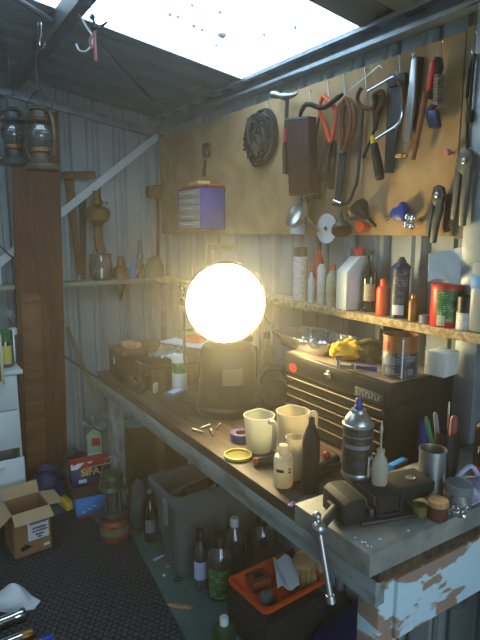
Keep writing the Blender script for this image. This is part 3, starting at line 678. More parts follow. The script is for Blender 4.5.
g = Hang('sanding_disc', 'white round sanding disc with a small centre hole on the board', 'disc', 327, 228.5, off=.012); c = g.p(327, 228.5); R = abs(g.p(327, 213.5)[1]-c[1])
m = MB(); m.lathe([(R*.16, 0), (R, 0), (R, .004), (R*.16, .004), (R*.16, 0)], 36, T=TR(c[0], c[1], .0)); e = g.empty(); m.build('disc', 'white_paper', e)
m = MB(); m.lathe([(.003, -.012), (.003, .008), (R*.14, .008), (R*.1, .012)], 14, T=TR(c[0], c[1], 0)); m.build('centre_screw', 'dark_steel', e)
def funnel(label, u, v, wpx, ang, tilt, mat, sp=None):
    g = Hang('funnel', label, 'funnel', u, v); e = g.empty(); R = wpx*depth(g.o)/F/2
    rot = Matrix.Rotation(ang, 4, 'Z') @ Matrix.Rotation(tilt, 4, 'X')
    T = TR(0, 0, R*1.05+.004) @ rot; m = MB()
    m.lathe([(R*.97, R*.9), (R, R*.9), (R, R*.5), (R*.25, -R*.5), (R*.22, -R*.5), (R*.94, R*.5), (R*.95, R*.9), (R*.97, R*.9)], 26, T=T); m.build('cone', mat, e)
    m = MB(); m.lathe([(R*.25, -R*.5), (R*.14, -R*1.5), (R*.11, -R*1.5), (R*.2, -R*.5), (R*.25, -R*.5)], 14, T=T); m.build('spout', mat, e)
funnel('black funnel hanging next to the white sanding disc', 350, 224, 20, .5, radians(70), 'black_plastic')
funnel('larger black funnel hanging between first funnel and blue nozzle', 373, 215, 24, -2.3, radians(75), 'black_plastic')
g = Hang('bottle_cap', 'small orange red cap on the board under the larger funnel', 'cap', 366, 226); m = MB(); m.lathe([(.022, 0), (.024, .004), (.024, .03), (.02, .036)], 20); g.solo(m, 'orange_red')
# ================================================================== RIGHT SHELF
def bottle(name, label, cat, loc, r, h, body, bmat, cap=None, cmat=None, lab=None, lmat=None, sx=1, sy=1, rz=None, group=None, tilt=None):
    """body: list of (r,z) fractions; cap: (r0,z0,r1,z1) fractions or list; lab: (z0,z1,half angle, r frac)"""
    e = thing(name, label, cat, loc, face_cam(loc[0], loc[1]) if rz is None else rz, group)
    if tilt: e.rotation_euler = (tilt[0], tilt[1], e.rotation_euler.z)
    m = MB(); m.lathe([(a*r, b*h) for a, b in body], 28, sx=sx, sy=sy); m.build('body', bmat, e)
    if cap:
        m = MB(); m.lathe([(a*r, b*h) for a, b in cap], 22); m.build('cap', cmat, e)
    if lab:
        m = MB(); m.patch(lab[3]*r, lab[0]*h, lab[1]*h, -lab[2], lab[2], n=14, sx=sx, sy=sy); m.build('label', lmat, e)
    return e
CAN = [(.9, 0), (1, .015), (1, .80), (.96, .82), (.55, .885), (.55, .89)]
CANCAP = [(.93, .80), (.93, .97), (.86, 1.0)]
AER = [(.92, 0), (1, .012), (1, .83), (.97, .845), (.62, .90), (.5, .915)]
AERCAP = [(.45, .91), (.45, .96), (.28, .965), (.26, 1.0)]
BTL = [(.93, 0), (1, .02), (1, .60), (.92, .68), (.45, .80), (.40, .88), (.40, .90)]
BTLCAP = [(.46, .885), (.46, .99), (.4, 1.0)]
FLAT = [(.92, 0), (1, .02), (1, .66), (.9, .74), (.42, .86), (.40, .90)]
WINE = [(.94, 0), (1, .02), (1, .52), (.9, .62), (.42, .78), (.36, .82), (.34, .94)]
sx = 1.455
loc, r, h = onshelf(300, 247, 14.5, sx, SH+.001); bottle('spray_can', 'tall white spray can with black cap, first on the shelf beside the lamp', 'spray can', loc, r, h, CAN, 'print_white', CANCAP, 'black_plastic')
loc, r, h = onshelf(311, 269, 7, sx-.02, SH+.003); bottle('glue_tube', 'slim white glue bottle with red tip leaning beside the tall white can', 'bottle', loc, r, h*1.02, BTL, 'white_plastic', BTLCAP, 'red_plastic', tilt=(0, 0))
loc, r, h = onshelf(318, 243, 15, sx+.035, SH+.001); bottle('red_bottle', 'red and dark bottle behind the slim white glue bottle', 'bottle', loc, min(r, .022), h, BTL, 'red_plastic', BTLCAP, 'black_plastic')
loc, r, h = onshelf(321, 264, 9, sx-.02, SH+.001); bottle('sealant_tube', 'slim pale tube with blue print between the glue and the cream bottle', 'tube', loc, r, h, [(.9, 0), (1, .02), (1, .9), (.7, .96), (.6, 1)], 'print_white')
loc, r, h = onshelf(332, 265, 12.5, sx-.01, SH+.001); bottle('cream_bottle', 'cream plastic bottle with orange cap and printed front', 'bottle', loc, r, h, FLAT, 'cream_plastic', BTLCAP, 'orange_plastic', (.12, .6, .9, 1), 'print_cream', sx=.7)
loc, r, h = onshelf(337.5, 279, 5, sx-.035, SH+.001); bottle('amber_vial', 'tiny amber vial standing before the cream bottle', 'vial', loc, r, h, BTL, 'amber_oil', BTLCAP, 'cream_plastic')
# large oil bottle
loc, r, h = onshelf(352, 247, 26, sx, SH+.001); e = thing('oil_bottle', 'large white plastic oil bottle with slanted shoulder and red cap', 'bottle', loc, -pi/2-.15); m = MB()
L = r*2.1
m.prism([(-L/2, 0), (L/2, 0), (L/2, h*.82), (L*.40, h*.86), (L*.12, h*.86), (L*.02, h*.84), (-L/2, h*.62)], -.035, .035, bev=.008, T=RZ(pi/2) @ RX(pi/2) @ Matrix.Scale(1, 4)); m.build('body', 'white_plastic', e)
m = MB(); m.lathe([(.018, h*.855), (.018, h*.87), (.021, h*.872), (.021, h*.985), (.018, h)], 20, T=TR(0, L*.27, 0)); m.build('cap', 'red_plastic', e)
m = MB(); m.prism([(-L*.38, h*.14), (L*.36, h*.14), (L*.36, h*.6), (-L*.38, h*.5)], -.0365, .0365, T=RZ(pi/2) @ RX(pi/2)); m.build('label', 'white_paper', e)
loc, r, h = onshelf(369, 250, 15, sx+.015, SH+.001); bottle('beer_bottle', 'dark glass bottle with a round cream label', 'bottle', loc, r, h, WINE, 'brown_glass', [(.38, .92), (.38, 1)], 'black_plastic', (.18, .46, .75, 1), 'print_cream')
loc, r, h = onshelf(383.5, 279, 14.5, sx-.01, SH+.001); bottle('orange_bottle', 'bright orange plastic bottle with orange cap', 'bottle', loc, r, h, [(.95, 0), (1, .03), (1, .66), (.94, .76), (.52, .83), (.5, .86)], 'orange_red', [(.55, .85), (.55, .97), (.48, 1)], 'orange_red')
loc, r, h = onshelf(400, 257, 19, sx, SH+.001); e = bottle('aerosol_can', 'tall navy blue and white aerosol can on the shelf', 'aerosol can', loc, r, h, AER, 'can_navy', AERCAP, 'black_plastic', (.06, .80, .75, 1), 'print_navy')
m = MB(); m.patch(r, .06*h, .22*h, -.75, .4, n=10, off=.002); m.build('stripe', 'white_plastic', e); m = MB(); m.patch(r, .1*h, .82*h, .95, 1.9, n=10, off=.0015); m.build('side_panel', 'white_paper', e)
loc, r, h = onshelf(413.5, 294, 9, sx-.02, SH+.001); bottle('oil_flask', 'small slim brass coloured flask right of the navy can', 'flask', loc, r, h, [(.9, 0), (1, .02), (1, .72), (.6, .84), (.45, .86)], 'old_brass', [(.5, .85), (.5, .97), (.4, 1)], 'brass')
loc, r, h = onshelf(427, 315, 13, sx-.02, SH+.001); m = MB(); m.lathe([(r, 0), (r, h*.55), (r*1.04, h*.56), (r*1.04, h*.96), (r*.98, h)], 24); solo('flat_tin', 'flat grey tin lying in front of the green tub', 'tin', m, 'grey_box', loc)
loc, r, h = onshelf(447, 287, 31, sx, SH+.001); e = bottle('tub', 'tub with green and red printed wrap under a white plastic bag', 'tub', loc, r, h, [(.95, 0), (1, .03), (1, .93), (.9, .95)], 'red_plastic', [(1.03, .93), (1.03, 1.05), (.98, 1.08)], 'red_plastic', (.14, .96, .62, 1), 'print_green')
m = MB(); m.patch(r, .12*h, .93*h, .64, 1.6, off=.0012); m.build('label', 'print_black', e); m = MB(); m.patch(r, .04*h, .3*h, -.55, -.05, off=.0025); m.build('label', 'print_cream', e)
def bagfn(s, t):
    a = s-.5
    return (.010*sin(6*s+2)+.014*sin(4*t+s*5)-.03*t+.012, a*(.125-.03*(1-t))-.012+.012*t, t*(.085+.03*s)+.010*sin(5*s)*(1-t))
m = MB(); m.sheet(bagfn, 24, 18, .0015, T=TR(.0, 0, .006))
def bagfn2(s, t):
    q = bagfn(1-s, t); return (q[0]-.035+.02*t, q[1]*.96, q[2]*.94)
m.sheet(bagfn2, 24, 18, .0015, T=TR(.0, 0, .006))
zt = loc.z+h*1.09; solo('plastic_bag', 'crumpled white plastic bag standing on top of the green and red tub', 'bag', m, 'white_cloth', (loc.x, loc.y, zt), face_cam(loc.x, loc.y))
loc, r, h = onshelf(466.5, 296, 17, sx-.015, SH+.001); e = bottle('spray_paint', 'small black and white spray paint can near the shelf end', 'spray can', loc, r, h, [(.95, 0), (1, .02), (1, .98), (.9, 1)], 'plate_face', [(1.02, .52), (1.02, .98), (.95, 1.0)], 'black_plastic', (.08, .46, .9, 1), 'print_white')
# notice on the wall at the frame edge: plastic jug with printed sign above
q = oX(479, 262, 1.47); m = MB(); e = thing('cleaner_bottle', 'blue and white cleaner bottle with red lettering at the shelf end', 'bottle', (1.46, q.y-.035, SH+.001), -pi/2)
m.box((0, 0, .105), (.05, .085, .21), bev=.012); m.build('body', 'milky_blue', e); m = MB(); m.box((0, 0, .15), (.0515, .0865, .05), bev=.008); m.build('label', 'box_blue', e)
m = MB(); m.lathe([(.016, .208), (.016, .235), (.012, .24)], 16); m.build('cap', 'white_plastic', e)
g = Hang('notice_card', 'narrow white card with red lettering on the wall past the tub', 'card', 478, 256, off=-.026); e = g.empty(); m = MB(); m.prism(g.pl([(473, 237), (487, 236), (487, 275), (473, 275)]), 0, .002); m.build('card', 'white_paper', e)
m = MB()
for k in range(4):
    p = g.p(477.5, 242+7*k, .0023)
    for j, (du, dv, ww, hh) in enumerate([(-1.2, -2, .012, .003), (-2.6, 0, .003, .014), (-1.2, 2, .012, .003)] if k % 2 else [(-2.6, 0, .003, .014), (.4, 0, .003, .014), (-1.1, -.2, .011, .003)]):
        c = g.p(477.5+du, 242+7*k+dv, .0028); m.box(c, (ww, hh, .001))
m.build('lettering', 'sign_red', e)
# ================================================================== BACK WALL
a = oY(9, 165, 3.32); b = oY(58, 112, 3.32); c = oY(67, 472, 3.32); d = oY(27, 472, 3.32)
def onY(L, Y): return [(q.x, max(.010, q.z)) for q in (oY(u, v, Y) for u, v in L)]
m = MB(); m.prism(onY([(21.5, 494), (68.7, 494), (58.6, 112), (11.3, 112)], 3.20), 0, .024, bev=.002, T=TR(0, 3.224, 0) @ RX(pi/2))
e = thing('door_panel', 'tall reddish brown wooden panel standing against the back wall', 'panel', (0, 0, 0)); m.build('panel', 'brown_panel', e)
m = MB(); m.prism(onY([(28, 482), (47, 482), (41, 294), (20.7, 294)], 3.185), 0, .013, bev=.001, T=TR(0, 3.199, 0) @ RX(pi/2))
solo('plywood_strip', 'narrow strip of banded plywood leaning on the tall brown panel', 'strip', m, 'strip_panel')
# wooden frame saw
g = Hang('frame_saw', 'old wooden T-shaped frame saw hung on the back wall behind the strut', 'saw', 76, 176, 'B'); e = g.empty()
m = MB(); m.prism(g.pl([(59, 172), (95, 171), (96, 178), (78, 179.5), (60, 179)]), .002, .013, bev=.002); m.build('crossbar', 'old_wood', e)
m = MB(); m.prism(g.pl([(64, 174), (73, 174), (81.5, 274), (77, 275)]), .002, .012, bev=.002); m.build('post', 'old_wood', e)
m = MB(); m.prism(g.pl([(79, 200), (86, 198), (85.5, 279), (80.5, 279)]), .002, .011, bev=.002); m.build('post', 'dark_wood', e)
# brass lamp on a bracket
def rr(px, o): return px*depth(o)/F
g = Hang('wall_lamp', 'small brass oil lamp with bracket hung on the back wall', 'lamp', 98, 222, 'B'); e = g.empty(); c = g.p(98, 222, .075); k = rr(1, g.o)
def lz(v): return g.p(98, v, .075)[1]
T = TR(c[0], 0, .075) @ RX(-pi/2)
m = MB(); m.lathe([(k*4, lz(224)), (k*10.5, lz(220)), (k*12.5, lz(214)), (k*12, lz(210)), (k*7, lz(206.5)), (k*3, lz(206))], 26, T=T); m.build('font', 'old_brass', e)
m = MB(); m.lathe([(k*3, lz(206.5)), (k*5, lz(205)), (k*5.2, lz(200)), (k*3.4, lz(198)), (k*3.2, lz(193)), (k*4.2, lz(191))], 20, T=T); m.build('burner', 'old_brass', e)
m = MB(); m.tube([(c[0]+k*3, lz(202), .075), (c[0]+k*9, lz(202.5), .075)], .003, 8); m.lathe([(.008, 0), (.008, .004)], 12, T=TR(c[0]+k*9.5, lz(202.5), .075) @ RY(pi/2)); m.build('wick_knob', 'brass', e)
m = MB(); m.prism(g.pl([(95, 223), (102, 223), (103, 240), (106.5, 252), (97, 253), (94.5, 240)], .02), .004, .03, bev=.004); m.tube([(c[0], lz(224), .02), (c[0], lz(223), .075)], .012, 10); m.build('bracket', 'old_brass', e)
# shelf-top things
loc, r, h = onback(101.5, 254, 23, 3.30, BS+.001); e = thing('glass_jar', 'faceted clear glass jar on the back shelf under the brass lamp', 'jar', loc); m = MB()
m.lathe([(r*.8, 0), (r, h*.1), (r, h*.6), (r*.9, h*.75), (r*.95, h), (r*.9, h), (r*.85, h*.75), (r*.94, h*.6), (r*.94, h*.12), (r*.7, .006)], 12, wob=1); m.build('jar', 'smoky_glass', e)
m = MB(); m.lathe([(r*.7, .008), (r*.85, h*.3), (r*.5, h*.42)], 12); m.build('contents', 'white_cloth', e)
loc, r, h = onback(121.5, 256, 15, 3.29, BS+.001); e = thing('lamp_burner', 'squat brass lamp burner on the back shelf beside the glass jar', 'burner', loc); m = MB()
m.lathe([(r, 0), (r, h*.16), (r*.9, h*.3), (r*.95, h*.5), (r*.55, h*.6), (r*.5, h*.85), (r*.3, h)], 22); m.build('base', 'old_brass', e)
m = MB(); m.tube([(r*.5, 0, h*.6), (r*1.15, 0, h*.65)], .003, 8); m.lathe([(.009, 0), (.009, .004)], 12, T=TR(r*1.15, 0, h*.65) @ RY(pi/2)); m.build('wick_knob', 'brass', e)
loc, r, h = onback(132.5, 260, 10, 3.325, BS+.001); m = MB(); m.lathe([(r*.8, 0), (r, h), (r*.92, h), (r*.72, .005)], 20); solo('blue_cup', 'small blue cup between the brass burner and the glass lamp', 'cup', m, 'box_blue', loc)
loc, r, h = onback(140.5, 240, 9, 3.29, BS+.001); e = thing('oil_lamp', 'slim glass oil lamp with tall chimney on the back shelf', 'lamp', loc); m = MB()
m.lathe([(r, 0), (r*.9, h*.06), (r*.4, h*.14), (r*.5, h*.22), (r, h*.3), (r*.8, h*.38), (r*.4, h*.42)], 20); m.build('font', 'old_brass', e)
m = MB(); m.lathe([(r*.5, h*.42), (r*.8, h*.54), (r*.5, h*.68), (r*.32, h), (r*.25, h), (r*.42, h*.68), (r*.7, h*.54), (r*.42, h*.43)], 20); m.build('chimney', 'glass', e)
loc, r, h = onback(155, 256, 20, 3.30, BS+.001); m = MB(); m.lathe([(r, 0), (r*1.0, h*.2), (r*.9, h*.55), (r*.6, h*.86), (r*.2, h), (.001, h)], 24); solo('dome_cover', 'dusty tan dome standing at the corner end of the back shelf', 'dome', m, 'khaki', loc)
g = Hang('wooden_mallet', 'wooden mallet hung upside down on the back wall near the corner', 'mallet', 157, 192, 'B'); e = g.empty()
m = MB(); m.prism(g.pl([(148.5, 185.5), (164, 184.5), (164.5, 190), (163, 198), (149.5, 198.5), (148, 192)], .05), .008, .06, bev=.005); m.build('head', 'old_wood', e)
m = MB(); m.tube(g.pl([(157.5, 197), (158, 230), (158, 257)], .035), [.011, .010, .012], 10); m.build('handle', 'old_wood', e)
# long sticks leaning in the corner below the shelf
def leaning(name, label, cat, p0, p1, r, mat):
    m = MB(); a = Vector(p0); b = Vector(p1); m.tube([a, a.lerp(b, .5)+Vector((0, -.004, 0)), b], r, 8); return solo(name, label, cat, m, mat)
a = oY(67, 327, 3.345); b = oY(112, 432, 3.2); leaning('long_stick', 'long pale stick leaning against the back wall behind the bench leg', 'stick', a, (b.x+.07, 3.1, .012), .011, 'khaki')
a = oY(65, 357, 3.345); b = oY(112, 393, 3.28); leaning('grey_conduit', 'grey conduit pipe slanting along the back wall towards the bench', 'pipe', a, (b.x+.45, 3.2, b.z-.33), .008, 'grey_plastic')
# ================================================================== HANGING LANTERNS
def hurricane(label, u, vt, vb, X, group=None, mat='rust', yaw=0):
    top = oX(u, vt, X); s = (vb-vt)*depth(top)/F          # overall height of the lantern
    e = thing('hurricane_lantern', label, 'lantern', (top.x, top.y, top.z-s), yaw)
    R = s*.225
    m = MB(); m.lathe([(R*.98, 0), (R*1.0, s*.02), (R*.96, s*.07), (R*.7, s*.11), (R*.55, s*.19), (R*.5, s*.22)], 26); m.build('tank', mat, e)
    m = MB(); m.lathe([(R*.5, s*.22), (R*.62, s*.24), (R*.62, s*.29), (R*.3, s*.31)], 22); m.build('burner', 'old_brass', e)
    m = MB(); m.lathe([(R*.45, s*.29), (R*.72, s*.40), (R*.74, s*.50), (R*.5, s*.62), (R*.47, s*.62), (R*.7, s*.50), (R*.68, s*.40), (R*.42, s*.295)], 24); m.build('globe', 'smoky_glass', e)
    m = MB(); m.lathe([(R*.52, s*.61), (R*.8, s*.63), (R*.82, s*.65), (R*.5, s*.68), (R*.45, s*.77), (R*.6, s*.78), (R*.4, s*.83), (.002, s*.84)], 24); m.build('hood', mat, e)
    for k in (-1, 1):
        m = MB(); P = smoothpath([(0, k*R*.62, s*.12), (0, k*R*1.05, s*.2), (0, k*R*1.15, s*.4), (0, k*R*1.02, s*.66), (0, k*R*.7, s*.76), (0, k*R*.42, s*.75)], 5); m.tube(P, R*.13, 10); m.build('side_tube', mat, e)
    m = MB()
    for z in (.40, .50): m.tube([(x, y, s*z) for x, y, _ in arc(0, 0, R*.78, R*.78, 0, 2*pi, 24)][:-1], .0018, 5, closed=True)
    for k in range(4):
        a = k*pi/2+.5; m.tube([(R*.66*cos(a), R*.66*sin(a), s*.29), (R*.79*cos(a), R*.79*sin(a), s*.45), (R*.62*cos(a), R*.62*sin(a), s*.62)], .0018, 5)
    m.build('globe_guard', 'dark_steel', e)
    m = MB(); m.tube(smoothpath([(0, -R*1.0, s*.66), (0, -R*1.08, s*.85), (0, -R*.5, s*.99), (0, 0, s*1.02), (0, R*.5, s*.99), (0, R*1.08, s*.85), (0, R*1.0, s*.66)], 5), .0024, 7); m.build('bail_handle', 'dark_steel', e)
    return e, Vector((top.x, top.y, top.z+s*.015))
e1, t1 = hurricane('nearer rusty hurricane lantern hanging before the tall brown panel', 38, 93, 168, .585, mat='dark_bronze', yaw=.5)
e2, t2 = hurricane('farther dark hurricane lantern hanging half behind the nearer one', 11, 96, 163, .50, mat='dark_steel', yaw=1.1)
def wirehook(name, label, p, X=None):
    m = MB(); zt = roofz(p.x)-.02; m.tube(smoothpath([(p.x, p.y, p.z+.006), (p.x+.008, p.y, p.z-.004), (p.x+.012, p.y, p.z+.012), (p.x, p.y, p.z+.05), (p.x, p.y, zt-.03), (p.x+.006, p.y, zt)], 5), .0028, 7); solo(name, label, 'hook', m, 'dark_steel')
wirehook('hanging_wire', 'long wire hook holding the nearer hurricane lantern from the roof', t1)
wirehook('hanging_wire', 'long wire hook holding the farther hurricane lantern from the roof', t2)
# S hook on the purlin, clip hanging from the roof
q = oX(42, 35, .555); m = MB(); s = .05
P = smoothpath([(0, .02, .03), (0, .026, .045), (0, .012, .056), (0, -.002, .045), (0, 0, .02), (0, .006, -.005), (0, .02, -.022), (0, .01, -.045), (0, -.012, -.044), (0, -.02, -.03)], 4); m.tube(P, .004, 8)
solo('s_hook', 'bright steel S hook hanging from the dark purlin', 'hook', m, 'chrome', q, .3)
q = oZ(98, 38, 2.23); e = thing('hanging_clip', 'small red handled clip hanging by a cord under the bright roof sheet', 'clip', q, face_cam(q.x, q.y)-pi/2+pi); k = depth(q)/F
m = MB(); m.tube(smoothpath([(-k*3, 0, k*-22), (-k*3.4, 0, k*-8), (-k*3, 0, k*6)], 3), k*1.5, 8); m.tube(smoothpath([(-k*2, 0, k*6), (-k*8, 0, k*-3), (-k*6, 0, k*-10)], 3), k*1.3, 8); m.build('handle', 'dull_red', e)
m = MB(); m.lump((-k*1.5, 0, k*10), (k*2.6, k*2, k*3.6), .2, seed=2, nu=12, nv=8); m.tube([(0, 0, k*9), (k*5, 0, k*12), (k*10, 0, k*16)], [k*2, k*1.4, k*.8], 8); m.lump((-k*4.5, 0, k*19), (k*2.6, k*2, k*3), .15, seed=5, nu=12, nv=8); m.tube([(-k*4.5, 0, k*18), (-k*1.5, 0, k*10)], k*1.2, 8); m.build('jaws', 'black_iron', e)
zt = roofz(q.x)-q.z; m = MB(); m.tube([(-k*4.5, 0, k*20), (-k*8, 0, zt*.7), (-k*9, 0, zt)], .0016, 6); m.build('cord', 'dark_steel', e)
q = oZ(80, 45, 2.25); k = depth(q)/F; m = MB(); zt = roofz(q.x)-q.z
P = smoothpath([(-k*4, 0, k*1), (-k*1, 0, k*-5), (k*6, 0, k*-6), (k*12, 0, k*1), (k*12, 0, k*9), (k*5, 0, k*20), (-k*12, 0, zt)], 5); m.tube(P, .0035, 7); solo('roof_hook', 'large bent wire hook hanging under the roof beside the clip', 'hook', m, 'galvanised', q, -YW)
# ================================================================== LEFT CABINET
cx1 = .472; e = thing('storage_cabinet', 'white plastic drawer cabinet at the left with its bottom drawer open', 'cabinet', (0, 0, 0)); y0, y1 = 2.94, 3.28; x0 = .05; zt = hgt(.47, 2.94, 374)
m = MB()
for c, d in (((x0+.006, (y0+y1)/2, zt/2), (.012, y1-y0, zt)), ((cx1-.006, (y0+y1)/2, zt/2), (.012, y1-y0, zt)), (((x0+cx1)/2, y1-.006, zt/2), (cx1-x0, .012, zt)), (((x0+cx1)/2, (y0+y1)/2, .02), (cx1-x0, y1-y0, .03))): m.box(c, d, bev=.003)
for z in (.43, .64): m.box(((x0+cx1)/2, (y0+y1)/2, z), (cx1-x0-.02, y1-y0-.02, .01))
m.build('carcass', 'white_plastic', e)
m = MB(); m.box(((x0+cx1)/2, (y0+y1)/2, zt+.010), (cx1-x0+.06, y1-y0+.03, .022), bev=.006); m.build('top', 'white_plastic', e)
for z0, z1, pull in ((.645, zt-.003, 0), (.432, .640, 0), (.10, .41, .09)):
    m = MB(); W = cx1-x0-.016; cx = (x0+cx1)/2; yf = y0-pull-.004
    m.box((cx, yf, (z0+z1)/2), (W, .012, z1-z0), bev=.004)
    for sx_ in (-1, 1): m.box((cx+sx_*(W/2-.01), yf+.15, (z0+z1)/2-.02), (.008, .29, (z1-z0)*.8))
    m.box((cx, yf+.15, z0+.012), (W-.02, .29, .006)); m.box((cx, yf+.295, (z0+z1)/2-.02), (W-.02, .006, (z1-z0)*.8))
    dr = m.build('drawer', 'white_plastic', e); m = MB(); m.box((cx, yf-.012, z1-.03), (W*.5, .018, .014), bev=.005); m.build('handle', 'white_plastic', dr)
m = MB(); m.box((.30, 3.0, .26), (.2, .16, .06), bev=.01); solo('drawer_carton', 'brown carton lying inside the open bottom drawer', 'carton', m, 'cardboard_dark')
zz = zt+.0225
loc = oY(6, 345, 3.02); r = .03; h = hgt(loc.x, loc.y, 330)-zz
bottle('lidded_jar', 'clear jar with green lid on top of the white drawers', 'jar', (loc.x, 3.05, zz), .04, h*.97, [(.9, 0), (1, .03), (1, .72), (.9, .76)], 'smoky_glass', [(1.02, .72), (1.02, .97), (.9, 1)], 'green_label', (.1, .6, .8, 1), 'yellow_rim')
loc = oY(12, 360, 3.1); bottle('spray_can', 'small silver spray can beside the green lidded jar on the drawers', 'spray can', (loc.x+.02, 3.14, zz), .026, .19, CAN, 'steel', CANCAP, 'white_plastic')
m = MB(); fq = oY(5, 384, 2.90); e = thing('picture_frame', 'small cream frame hanging over the front of the white drawers', 'frame', (fq.x-.068, 2.905, fq.z), -.1); H_ = .27
for c, d in (((-.06, 0, H_/2), (.014, .01, H_)), ((.06, 0, H_/2), (.014, .01, H_)), ((0, 0, .007), (.134, .01, .014)), ((0, 0, H_-.007), (.134, .01, .014)), ((0, 0, H_*.42), (.12, .008, .01))): m.box(c, d, bev=.002)
m.build('frame', 'cream_plastic', e); m = MB(); m.box((0, .004, H_/2), (.12, .003, H_-.02)); m.build('backing', 'olive_cloth', e)
# white bag at the left end of the back shelf, black cord, grey tube
q = oY(0, 270, 3.30); m = MB(); m.box((q.x-.045, 3.30, BS+.058), (.09, .10, .114), bev=.012); solo('white_tub', 'white plastic container at the left end of the back shelf', 'container', m, 'white_plastic')
m = MB(); m.tube(smoothpath([oY(-6, 240, 3.27), oY(1, 247, 3.27), oY(6, 252, 3.28), oY(13, 258, 3.33), (oY(13, 258, 3.33)+Vector((.02, .03, -.02)))], 4), .004, 7); solo('electric_lead', 'short black lead draped beside the wall strut at the left', 'lead', m, 'black_plastic')
a = oY(-14, 303, 3.28); b = oY(14, 322, 3.32); m = MB(); m.prism([(0, 0), ((b-a).length, 0), ((b-a).length, .045), (0, .045)], 0, .02, bev=.003); d_ = (b-a); solo('grey_batten', 'pale grey batten slanting under the back shelf at the left', 'batten', m, 'leg_paint', mat=TR(a.x, a.y+.02, a.z) @ RY(-atan2(d_.z, d_.x)) @ RX(pi/2))
# ================================================================== LEFT FLOOR GROUP
FZ = .0085
# cardboard box
A = oZ(15, 560, FZ); B = oZ(52, 547, FZ); yw = atan2(B.y-A.y, B.x-A.x); W = (B-A).length; D = .17; H = hgt(A.x, A.y, 516)-FZ; t = .004
e = thing('cardboard_box', 'open brown cardboard box with a white paper label on its front', 'box', A, yw)
m = MB()
for c, d in (((W/2, t/2, H/2), (W, t, H)), ((W/2, D-t/2, H/2), (W, t, H)), ((t/2, D/2, H/2), (t, D, H)), ((W-t/2, D/2, H/2), (t, D, H)), ((W/2, D/2, t/2), (W, D, t))): m.box(c, d)
m.build('body', 'cardboard', e)
def flap(pts, nm='flap'):
    m = MB(); P = [Vector(p) for p in pts]; m.sheet(lambda s, k: P[0].lerp(P[1], s).lerp(P[3].lerp(P[2], s), k), 3, 3, .004); return m.build(nm, 'cardboard_inside', e)
fl = W*.45
flap([(0, 0, H), (W, 0, H), (W+.002, -fl*.75, H-fl*.42), (-.002, -fl*.75, H-fl*.42)])
flap([(W, 0, H), (W, D, H), (W+fl*.95, D-.005, H-.012), (W+fl*.95, .01, H-.012)])
flap([(0, D, H), (W, D, H), (W, D+.03, H+fl*.7), (0, D+.03, H+fl*.7)])
flap([(0, 0, H), (0, D, H), (-fl*.8, D, H-.05), (-fl*.8, 0, H-.05)])
m = MB(); m.box((W*.66, -.0012, H*.56), (W*.56, .002, H*.50)); lb = m.build('paper_label', 'white_paper', e)
m = MB()
rnd = random.Random(3)
for row, (zf, hh, xs) in enumerate([(.70, .022, (.43, .90)), (.57, .012, (.50, .84)), (.50, .010, (.48, .88)), (.42, .012, (.58, .78)), (.36, .010, (.62, .72))]):
    x = xs[0]
    while x < xs[1]:
        w_ = rnd.uniform(.03, .06); m.box((W*(x+w_/2), -.0026, H*zf), (W*w_*.8, .0012, hh*rnd.uniform(.6, 1))); x += w_
m.build('label_print', 'navy', lb)
m = MB(); m.prism([(0, 0), (.05, .012), (.02, .034), (-.01, .02)], 0, .001, T=TR(W*.2, -.0003, H*.12) @ RX(pi/2)); m.build('printed_mark', 'black_plastic', e)
m = MB(); m.box((W*.86, -.001, H*.13), (.028, .001, .014)); m.build('sticker', 'white_paper', e)
# boxes: blue carton, dark tray, salt box
A = oZ(81, 521, FZ); B = oZ(112, 514, FZ); yw = atan2(B.y-A.y, B.x-A.x); W = .235; H1 = hgt(A.x, A.y, 504)-FZ
e = thing('blue_carton', 'flat bright blue carton lying under the salt box', 'carton', (A.x, A.y, FZ), yw); m = MB(); m.box((W/2-.02, .13, H1/2+.011), (W, .24, H1-.022), bev=.002); m.build('body', 'box_blue', e); m = MB(); [m.box((.02+.028*i+.004*(i%2), .0095, H1*.55+.012*(i%3-1)), (.022, .002, .006)) for i in range(6)]; m.build('white_print', 'tag_blue_paper', e)
m = MB(); m.box((W/2-.02, .13, .0055), (W*.9, .22, .010), bev=.002); m.build('red_base', 'red_plastic', e)
R_ = RZ(yw)
o1 = Vector((A.x, A.y, 0))+R_ @ Vector((-.03, .06, 0))
m = MB()
for c, d in (((.13, .002, .03), (.27, .004, .06)), ((.13, .178, .03), (.27, .004, .06)), ((-.003, .09, .03), (.004, .176, .06)), ((.263, .09, .03), (.004, .176, .06)), ((.13, .09, .002), (.27, .18, .004))): m.box(c, d)
zt = FZ+H1+.001; tray = solo('cardboard_tray', 'shallow brown cardboard tray resting on the blue carton', 'tray', m, 'cardboard_dark', (o1.x, o1.y, zt), yw)
SW, SHH, SD = .225, .165, .10
e = thing('salt_box', 'dark blue box with red and white top band lettered in yellow', 'box', (o1.x+.014, o1.y+.045, zt+.0145), yw-.02); e.rotation_euler.x = radians(-5); e.rotation_euler.y = radians(-1)
m = MB(); m.box((SW/2, SD/2, SHH*.40), (SW, SD, SHH*.80), bev=.0015); m.build('body', 'navy', e)
m = MB(); m.box((SW/2, SD/2, SHH*.9), (SW, SD, SHH*.2), bev=.0015); m.build('top_band', 'red_plastic', e)
